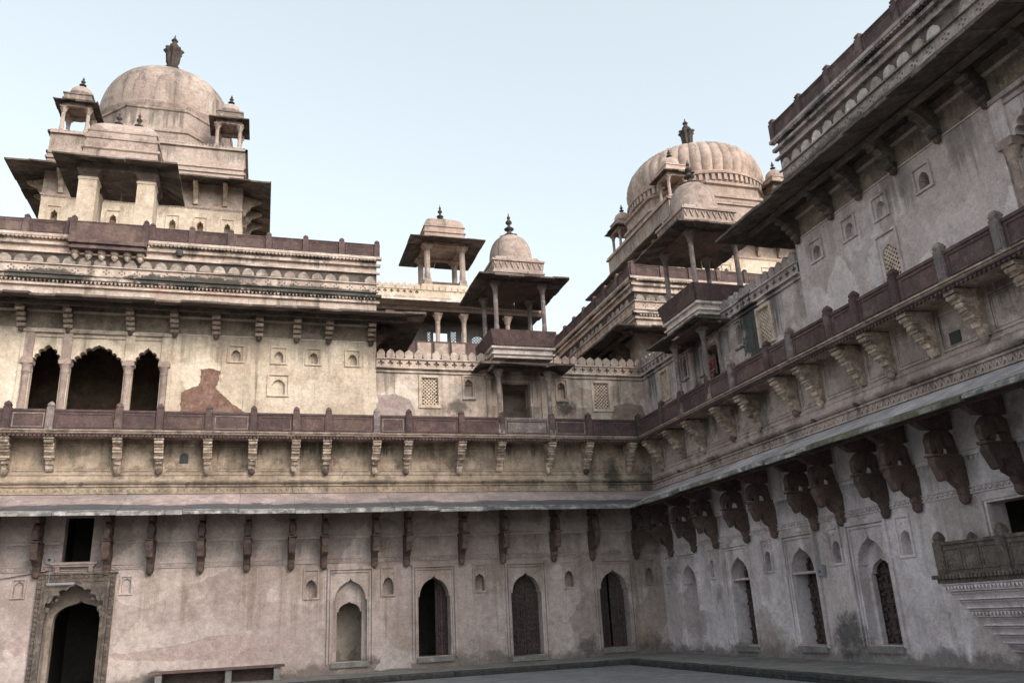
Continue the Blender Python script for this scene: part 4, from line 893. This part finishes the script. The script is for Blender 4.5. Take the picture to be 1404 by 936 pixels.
def frame_xy(a, b, z0, z1):
    m = M(); m.box(-a, a, -a, -b, z0, z1); m.box(-a, a, b, a, z0, z1); m.box(-a, -b, -b, b, z0, z1); m.box(b, a, -b, b, z0, z1); return m

def block(cx, cy, dz, ribbed, label, tag):
    t = Thing('domed_block', label, 'dome', WORLD, (cx, cy, 14.2+dz))
    H = 3.9; Z = lambda z: z+dz; ma = m_rib if ribbed else m_dome; wm = m_pav
    Lm = [-3.2, -2.0, -.8, .8, 2.0, 3.2]
    for k in range(4):
        rz = k*pi/2
        m = M(); ops = [(x, cusped(.13, Z(17.72), Z(17.98), Z(18.25), 3, 4), .35, True) for x in ([-3.35,-2.25,-1.15,1.15,2.25,3.35])]
        wall(m, -H, H, 14.2, Z(18.85), ops, H); t.part('block_wall', m, wm, (cx, cy, 0), rz=rz)
        for x in [-3.35,-2.25,-1.15,1.15,2.25,3.35]:
            f = frame(M(), .28, Z(17.6), Z(18.42), .04, H, H+.045); f.v = [(a+x, b, c) for a, b, c in f.v]
            t.part('niche_frame', f, wm, (cx, cy, 0), rz=rz)
        br = M(); br.box(-H-.04, H+.04, H, H+.05, Z(18.85), Z(18.95)); x = -H
        while x < H-.1: br.prism([(x, Z(18.85)), (x+.12, Z(18.85)), (x+.06, Z(18.77))], 'o', H, H+.04); x += .125
        t.part('rope_moulding', br, ma, (cx, cy, 0), rz=rz)
        m = M(); m.quad((-H, H, Z(18.85)), (H, H, Z(18.85)), (H, H, Z(21.9)), (-H, H, Z(21.9))); t.part('frieze', m, ma, (cx, cy, 0), rz=rz)
        mo = M()
        for z0, z1, oo in ((20.6,20.7,.07),(20.84,20.94,.06),(21.78,21.88,.10)): mo.box(-H-oo, H+oo, H, H+oo, Z(z0), Z(z1))
        x = -H
        while x < H: mo.lathe([(.05,Z(21.88)),(.07,Z(21.93)),(.02,Z(21.99))], 6, c=(x+.06, H+.04)); x += .14
        t.part('moulding', mo, ma, (cx, cy, 0), rz=rz)
        for x in Lm:
            b = M().prism([(H,Z(18.98)),(H+.12,Z(18.98)),(H+.18,Z(19.2)),(H+.3,Z(19.32)),(H+.36,Z(19.5)),(H+.55,Z(19.58)),(H+.8,Z(19.70)),(H+.8,Z(19.76)),(H,Z(19.95))], 's', -.09, .09)
            b2 = M(); [b2.add([(q+x, r_, u) for q, r_, u in b.v], b.f)]; t.part('eave_bracket', b2, m_tan, (cx, cy, 0), rz=rz)
    zi, zt = Z(20.08), Z(19.72)
    hip_eave(t, cx-H, cx+H, cy-H, cy+H, 1.18, zi, zt, .07, (12, 12), m_eave)
    t.part('roof_deck', M().box(-H+.02, H-.02, -H+.02, H-.02, Z(21.6), Z(21.7)), m_deck, (cx, cy, 0))
    if not ribbed:
        t.part('drum', M().lathe([(3.62,Z(21.7)),(3.62,Z(22.7)),(3.7,Z(22.75)),(3.7,Z(22.9)),(3.35,Z(23.0)),(3.3,Z(24.0)),(3.36,Z(24.05)),(3.36,Z(24.15)),(3.05,Z(24.25))], 8, rot=pi/8), ma, (cx, cy, 0))
        t.part('dome', M().lathe([(3.05,Z(24.0)),(3.08,Z(24.35)),(3.12,Z(24.4)),(3.12,Z(24.5)),(3.06,Z(24.55))]+dome_prof(3.0, Z(24.55), 3.1, 18, .05), 64), ma, (cx, cy, 0), smooth=True)
        zf, hf = Z(27.6), 2.85
    else:
        t.part('drum', M().lathe([(4.1,Z(21.7)),(4.1,Z(22.2)),(4.2,Z(22.25)),(4.2,Z(22.4)),(3.95,Z(22.5)),(3.95,Z(23.0)),(4.1,Z(23.05)),(4.1,Z(23.2)),(3.75,Z(23.3))], 8, rot=pi/8), ma, (cx, cy, 0))
        dt = M()
        for k in range(72):
            a = 2*pi*k/72; R = Matrix.Rotation(a, 3, 'Z')
            b = M().box(3.6, 3.80, -.09, .09, Z(23.36), Z(23.71)); dt.add([tuple(R @ Vector(v)) for v in b.v], b.f)
        t.part('dentil_ring', dt, ma, (cx, cy, 0))
        t.part('dome_collar', M().lathe([(3.66,Z(23.3)),(3.66,Z(23.7)),(3.85,Z(23.72)),(3.88,Z(23.84)),(3.7,Z(23.94)),(3.6,Z(24.05))], 64), ma, (cx, cy, 0), smooth=True)
        NR = 40
        pr = [(r_, Z(23.95)+(z_-Z(24.2))*.88) for r_, z_ in [(3.56,Z(24.2)),(3.66,Z(24.45)),(3.74,Z(24.8)),(3.74,Z(25.2)),(3.66,Z(25.6)),(3.5,Z(26.0)),(3.2,Z(26.42)),(2.75,Z(26.8)),(2.2,Z(27.1)),(1.5,Z(27.3)),(.9,Z(27.4)),(.3,Z(27.44))]]
        t.part('dome_core', M().lathe([(r_*.975, z_) for r_, z_ in pr], 60), m_dome, (cx, cy, 0), smooth=True)
        rb = M(); K = 8; st = 2*pi/NR
        for (r_, z_) in pr:
            for q in range(K+1):
                a = (q/K-.5)*st*.99; rr = r_*(.985+.035*abs(cos(a/st*pi))**.75); rb.v.append((rr*cos(a), rr*sin(a), z_))
        for u in range(len(pr)-1):
            for q in range(K): rb.f.append([u*(K+1)+q, u*(K+1)+q+1, (u+1)*(K+1)+q+1, (u+1)*(K+1)+q])
        V_rib = variants(rb, .012, 6)
        for q in range(NR): t.part('rib', random.choice(V_rib), ma, (cx, cy, 0), rz=q*st, smooth=True)
        zf, hf = Z(26.75), 2.75
    rg = M()
    for k in range(16):
        a = 2*pi*k/16; rg.lathe([(.16,zf-.22),(.2,zf-.08),(.05,zf+.05)], 6, c=(.95*cos(a), .95*sin(a)))
    t.part('petal_ring', rg, ma, (cx, cy, 0))
    t.part('lotus_base', M().lathe([(.75,zf-.25),(.8,zf-.05),(.5,zf+.05),(.4,zf+.12)], 16), m_fin, (cx, cy, 0), smooth=True)
    t.part('finial', lotus_mesh(hf, .40), m_fin, (cx, cy, zf), smooth=True)
    K = 3.12
    names = ['near left', 'near right', 'far right', 'far left']
    for (dx, dy, nm) in ((-1,-1,'front left'),(1,-1,'front right'),(1,1,'rear right'),(-1,1,'rear left')):
        kiosk(cx+K*dx, cy+K*dy, Z(22.0), 'small domed kiosk at the %s corner of %s' % (nm, tag), 'small kiosks around the domes', ma)
    return t
block(-19.36, 9.7, 0, False, 'plain rounded dome on a square block above the left wall', 'the plain left dome')
block(8.7, 8.7, -.75, True, 'ribbed dome on a square block behind the courtyard corner', 'the ribbed dome')

# porch in front of the left dome
def porch():
    cx, cy, z = -19.36, .75, 14.2
    t = Thing('roof_porch', 'pale four-pier porch with stepped roof and twin finials before the left dome', 'porch', WORLD, (cx, cy, z))
    for dx in (-.93, .93):
        for dy in (-.55, .6):
            q = .29 if dy < 0 else .2
            t.part('pier', M().square([(q*1.05,0),(q*1.05,.2),(q,.22),(q,2.4),(q*1.1,2.42),(q*1.1,2.5),(q*.9,2.55)]), m_pav, (cx+dx, cy+dy, z))
            t.part('pier_capital', M().square([(q*.9,2.5),(q*1.0,2.62),(q*1.25,2.72),(q*1.3,2.8)]), m_brown, (cx+dx, cy+dy, z))
    t.part('architrave', M().box(-1.25, 1.25, -.85, .9, 2.8, 3.2), m_eave, (cx, cy, z))
    hip_eave(t, cx-1.25, cx+1.25, cy-.85, cy+.9, .72, z+3.16, z+2.92, .06, (7, 6), m_eave)
    t.part('roof_tier', M().square([(1.2,3.2),(1.2,3.6),(1.28,3.65),(1.28,3.72),(1.16,3.75),(1.16,4.05),(1.22,4.08),(1.22,4.18),(1.1,4.2),(1.1,4.36),(1.15,4.4),(1.15,4.46)], ky=.72), m_dome, (cx, cy, z))
    t.part('vaulted_roof', M().square([(1.12,4.44),(1.06,4.62),(.9,4.8),(.72,4.92),(.55,5.0),(.5,5.02)], ky=.68), m_dome, (cx, cy, z))
    for i in range(9):
        rl = M().prism([(-.06, 3.62), (.06, 3.62), (0, 3.44)], 'o', -.86, -.83)
        t.part('roof_tooth', rl, m_dome, (cx-1.0+.25*i, cy, z+.3))
    for d in (-.34, .34): t.part('finial', finial_mesh(.85, .16), m_fin, (cx+d, cy, z+4.98), smooth=True)
porch()

# corner tower: the same cornice on the two faces that meet at the corner
def tower():
    for wing, lab in ((BACK, 'front face'), (RIGHT, 'shaded flank')):
        t = Thing('corner_tower', 'sunlit front face of the corner tower with red parapet under the ribbed dome' if wing is BACK else 'dark receding flank of the corner tower, left of its sunlit front', 'tower', wing, (-6, 0, 9.7))
        sg = t.sg; m = M(sg); m.quad((-17, 0, 9.6), (0, 0, 9.6), (0, 0, 12.3), (-17, 0, 12.3)); t.part('tower_wall', m, m_cornice)
        eave_run(t, -17, 0, False, True); cornice(t, -17, 0, half0=True)
        for s in (-1.0, -2.6, -4.4, -6.2): 
            t.part('eave_bracket', random.choice(V_lbr), m_brown, (s, 0, 0))
        if wing is BACK:
            rf = M(); rf.quad((-17, 0, 14.2), (0, 0, 14.2), (0, -17, 14.2), (-17, -17, 14.2)); t.part('roof_deck', rf, m_deck)
            rf = M(); rf.quad((-17, 0, 9), (-17, -17, 9), (-17, -17, 14.45), (-17, 0, 14.45)); rf.quad((-17, -17, 9), (0, -17, 9), (0, -17, 14.45), (-17, -17, 14.45)); t.part('rear_wall', rf, m_cornice)
tower()

# gallery on the outer side of the terrace, with its own kiosk
def far_gallery():
    y0, y1 = 11.3, 12.9; x0, x1 = -10.3, -.02
    t = Thing('rear_gallery', 'open columned gallery with lattice openings to the sky behind the left terrace', 'gallery', WORLD, (-5.2, y0, 14.0))
    t.part('lower_wall', M().box(x0, x1, y0, y0+.3, 9.7, 14.2), m_gallery)
    t.part('gallery_floor', M().box(x0, x1, y0+.3, y1-.2, 14.0, 14.2), m_deck)
    for x in (-8.2, -5.7, -4.3, -1.9, -9.6):
        t.part('column', column_mesh(2.6, .13, .45), m_col, (x, y0+.25, 14.2), smooth=True)
    t.part('rail_panel', M().box(-9.5, -6.95, y0+.1, y0+.2, 14.2, 15.2), m_redp); t.part('rail_panel', M().box(-4.2, -.3, y0+.1, y0+.2, 14.2, 15.2), m_redp)
    for k in range(3):
        p = t.part('ochre_panel', M().box(-.42, .42, y0+.08, y0+.2, 14.2, 15.2), m_col, (-6.45+.9*k, 0, 0)); t.part('panel_frame', frame(M(), .42, 14.25, 15.2, .06, y0+.05, y0+.08), m_red, (-6.45+.9*k, 0, 0), parent=p)
    b = M(); b.box(x0, x1, y0-.1, y0+.5, 16.8, 17.05); t.part('lintel', b, m_brown)
    t.part('ceiling', M().box(x0, x1, y0+.5, y1, 16.9, 17.05), m_dark)
    e = M(); e.hexa([(x0,y0-.02,17.42),(x1,y0-.02,17.42),(x1,y0-.7,17.12),(x0,y0-.7,17.12),(x0,y0-.02,17.5),(x1,y0-.02,17.5),(x1,y0-.7,17.22),(x0,y0-.7,17.22)]); t.part('eave_strip', e, m_white)
    t.part('frieze', M().box(x0, x1, y0, y0+.3, 17.05, 17.72), m_cream)
    mb = M(); cross_cells(mb, -x1, -x0, 17.72, 17.98, .33, .0)
    mb.v = [(-x, y0-y, z) for x, y, z in mb.v]; t.part('cross_pierced_band', mb, m_cream)
    t.part('band_back', M().box(x0, x1, y0+.13, y0+.2, 17.72, 17.98).box(x0, x1, y0-.06, y0+.2, 17.98, 18.02), m_cream)
    for i in range(31): t.part('merlon', random.choice(V_mer), m_cream, (x0+.17+.333*i, y0+.03, 18.02), rz=pi)
    # rear wall with openings to the sky
    m = M(); win = [(-5.28, rect(.39, 15.62, 16.24), .15, False), (-7.3, arch(.4, 15.62, 15.9, 16.3), .15, False), (-5.9, rect(.09, 15.62, 16.3), .15, False), (-4.56, rect(.16, 15.62, 16.34), .15, False), (-4.06, rect(.07, 15.62, 16.34), .15, False), (-3.2, arch(.36, 15.62, 15.9, 16.2), .15, False), (-1.6, arch(.36, 15.62, 15.9, 16.2), .15, False)]
    wall(m, x0, x1, 14.0, 17.05, win, 0); m.v = [(x, y1-y, z) for x, y, z in m.v]; t.part('rear_wall', m, m_dark)
    for s, hw in ((-7.3, .4), (-5.9, .09), (-4.56, .16), (-4.06, .07), (-3.2, .36), (-1.6, .36)): t.part('lattice_screen', lattice(hw, 15.62, 16.34, .17, .055, .05), m_brown, (s, y1+.08, 0))
    dk = M(); dk.box(x0, x1, y0+.2, 14.1, 17.1, 17.5); t.part('roof_deck', dk, m_deck)
    t.part('outer_wall', M().box(x0, x1, y1+.05, y1+.25, 9.6, 14.0), m_gallery)
    kx, ky = -5.2, 12.7
    t.part('kiosk_plinth', M().box(kx-1.35, kx+1.35, ky-1.38, ky+1.35, 17.5, 18.35), m_cream)
    k = kiosk(kx, ky, 18.4, 'square-roofed kiosk on the rear gallery, left of the domed balcony kiosk', 'small kiosks around the domes', m_rib, r=1.12, hcol=2.35, big=True)
    for dx in (-1, 1): k.part('parapet', M().box(-.06, .06, -1.0, 1.0, 0, .22), m_red, (kx+1.05*dx, ky, 18.4))
    k.part('parapet', M().box(-1.0, 1.0, -.06, .06, 0, .22), m_red, (kx, ky-1.05, 18.4)); k.part('parapet', M().box(-1.0, 1.0, -.06, .06, 0, .22), m_red, (kx, ky+1.05, 18.4))
far_gallery()

# ------------------------------------------------------------------ low balcony over the right portal
def low_balcony():
    t = Thing('carved_balcony', 'low carved grey balcony on tapering moulded corbels at the right edge', 'balcony', RIGHT, (19, 0, 0))
    sg = t.sg; a, b = 14.3, 2*CC-14.3
    t.part('floor_slab', M(sg).box(a-.12, b, 0, 1.12, 1.88, 1.96).box(a-.06, b, 0, 1.06, 1.80, 1.88), m_portal)
    fr = M(sg); s = a-.1
    while s < 20: fr.box(s, s+.05, 1.12, 1.15, 1.88, 1.95); s += .09
    t.part('dentil_course', fr, m_portal)
    ps = [a+.08, a+1.62, a+3.2, a+4.8]
    for s in ps: t.part('post', post_mesh(.2, .2, .62, .22), m_portal, (s, .95, 1.96))
    for s0, s1 in zip(ps, ps[1:]):
        w_ = (s1-s0)/2-.1; p = t.part('rail_panel', M().box(-w_, w_, -.05, .04, 0, .56).box(-w_, w_, -.07, .07, .56, .62), m_portal, ((s0+s1)/2, .95, 1.96))
        for k in range(3):
            q = w_*2/3; t.part('panel_frame', frame(M(), q/2-.02, .08, .5, .03, .04, .06), m_portal, ((s0+s1)/2-w_+q*(k+.5), .95, 1.96), parent=p)
    e = M(sg).box(a, a+.1, 0, .85, 1.96, 2.55); t.part('end_panel', e, m_portal)
    t.part('post', post_mesh(.16, .16, .62, .2), m_portal, (a+.08, .12, 1.96))
    n = 8
    for i in range(n):
        q = (i+.3)/n; s0 = a+.06*i; oo = 1.02*(1-q)**.95+.03
        z1 = 1.80-.165*i; z0 = z1-.165
        m = M(sg).prism([(0,z1),(oo,z1),(oo+.04,z1-.03),(oo-.01,z1-.06),(oo-.07,z0+.04),(oo-.03,z0+.012),(oo-.06,z0),(0,z0)], 's', s0, CC-1.25)
        c = t.part('corbel_tier', m, m_lowr)
        if i not in (0, 3): continue
        d = M(sg); s = s0+.02
        while s < min(s0+3, CC-1.3): d.prism([(s, z1-.055), (s+.07, z1-.055), (s+.035, z1-.13)], 'o', oo-.06, oo+.01); s += .085
        t.part('carved_teeth', d, m_lowr, parent=c)
low_balcony()

# ------------------------------------------------------------------ small things
t = Thing('stone_bench', 'long low bench with reddish slab top against the left wall', 'bench', BACK, (15.05, .5, PZ))
t.part('bench_top', M().box(-1.9, 1.9, -.32, .32, .36, .42), m_red, (15.05, .5, PZ))
for d in (-1.68, -.3, 1.62): t.part('bench_leg', M().box(-.09, .09, -.25, .25, 0, .36), m_plat, (15.05+d, .5, PZ))
t.part('bench_back', M().box(-1.6, 1.6, -.30, -.26, 0, .36), m_wood, (15.05, .5, PZ))

t = Thing('electric_box', 'small grey electrical box with conduit beside a right-hand door', 'box', RIGHT, (9.3, .05, 2.3))
t.part('box_body', M().box(-.11, .11, 0, .09, -.14, .14).box(-.12, .12, .09, .1, .11, .15), m_grey, (9.28, .03, 2.34)); t.part('conduit', M().tube([(0, .03, .14), (0, .03, 1.2)], .02), m_grey, (9.2, .03, 2.34)); t.part('switch', M().box(-.02, .02, .09, .11, -.05, 0), m_cable, (9.28, .03, 2.34))
t = Thing('tube_lamp', 'white fluorescent tube fixed across the carved portal', 'lamp', BACK, (19.75, .2, 3.2))
t.part('tube', M().tube([(-.36, .22, 3.13), (.36, .22, 3.13)], .016, 8), m_grey, (19.62, 0, 0)); t.part('housing', M().box(-.38, .38, .165, .195, 3.15, 3.19), m_grey, (19.62, 0, 0)); t.part('conduit', M().tube([(0, .175, 3.17), (0, .175, 3.6)], .010), m_grey, (19.95, 0, 0))
t = Thing('wall_cable', 'sagging black cable along the left wall above the portal', 'cable', BACK, (21, .04, 3.5))
t.part('cable', M().tube([(24, .05, 3.6), (22.4, .05, 3.48), (21.2, .06, 3.36), (20.3, .05, 3.5), (19.9, .05, 3.56)], .012), m_cable)
t = Thing('metal_plate', 'round grey metal plate mounted left of the window above the portal', 'plate', BACK, (20.0, .05, 3.86))
t.part('plate_disc', M().tube([(0, .02, 3.86), (0, .07, 3.86)], .13, 16), m_grey, (20.02, 0, 0)); t.part('plate_hub', M().tube([(0, .07, 3.86), (0, .1, 3.86)], .04, 10), m_cable, (20.02, 0, 0))

# person standing behind the balcony rail
def person():
    X, Y, Z = -.33, -5.62, 7.63
    t = Thing('person', 'person in a red top standing behind the right balcony railing', 'person', WORLD, (X, Y, Z))
    J = [((0,0,.92),.13),((0,0,1.12),.125),((0,0,1.32),.14),((0,0,1.46),.09),((0,.0,1.54),.055),((-.01,0,1.63),.085),((-.012,0,1.73),.08),
         ((.07,.09,.9),.09),((.05,.1,.48),.06),((.06,.1,.08),.045),((-.06,.1,.03),.035),((.07,-.09,.9),.09),((.03,-.1,.48),.06),((.05,-.1,.08),.045),((-.07,-.1,.03),.035),
         ((0,.19,1.40),.06),((-.04,.24,1.12),.042),((-.25,.2,.98),.034),((-.34,.17,.96),.03),((0,-.19,1.40),.06),((-.03,-.25,1.12),.042),((-.22,-.22,.98),.034),((-.31,-.2,.96),.03)]
    E_ = [(0,1),(1,2),(2,3),(3,4),(4,5),(5,6),(0,7),(7,8),(8,9),(9,10),(0,11),(11,12),(12,13),(13,14),(2,15),(15,16),(16,17),(17,18),(2,19),(19,20),(20,21),(21,22)]
    def skin(name, idx, sc, ma, grow=0):
        me = bpy.data.meshes.new(name); mp = {k: i for i, k in enumerate(idx)}
        me.from_pydata([J[k][0] for k in idx], [(mp[a], mp[b]) for a, b in E_ if a in mp and b in mp], [])
        o = bpy.data.objects.new(name, me); C.objects.link(o); o.parent = t.e
        md = o.modifiers.new('skin', 'SKIN'); o.modifiers.new('sub', 'SUBSURF').levels = 1; o.modifiers['sub'].render_levels = 2
        for i, k in enumerate(idx):
            v = me.skin_vertices[0].data[i]; v.radius = (J[k][1]*sc+grow,)*2; v.use_root = (i == 0)
        me.materials.append(ma); return o
    skin('body', list(range(23)), 1, m_skin)
    skin('red_top', [0,1,2,3,15,16,19,20], 1.06, m_cloth, .012)
    skin('trousers', [0,7,8,9,11,12,13], 1.08, m_kerb, .012)
    t.part('hair', M().lathe([(.088,1.66),(.095,1.72),(.085,1.79),(.05,1.83),(.01,1.84)], 12), m_hair, (X+.012, Y, Z), smooth=True)
    t.part('nose', M().lathe([(.016,1.65),(.012,1.68),(.004,1.71)], 6, c=(-.092, 0)), m_skin, (X, Y, Z))
    for sy in (-.17, .2):
        for k in range(4):
            t.part('finger', M().tube([(-.34, sy-.024+.016*k, .96), (-.39, sy-.024+.016*k, .955), (-.405, sy-.022+.016*k, .93)], .008, 5), m_skin, (X, Y, Z))
        t.part('thumb', M().tube([(-.31, sy+(.03 if sy < 0 else -.03), .96), (-.35, sy+(.045 if sy < 0 else -.045), .955)], .009, 5), m_skin, (X, Y, Z))
person()
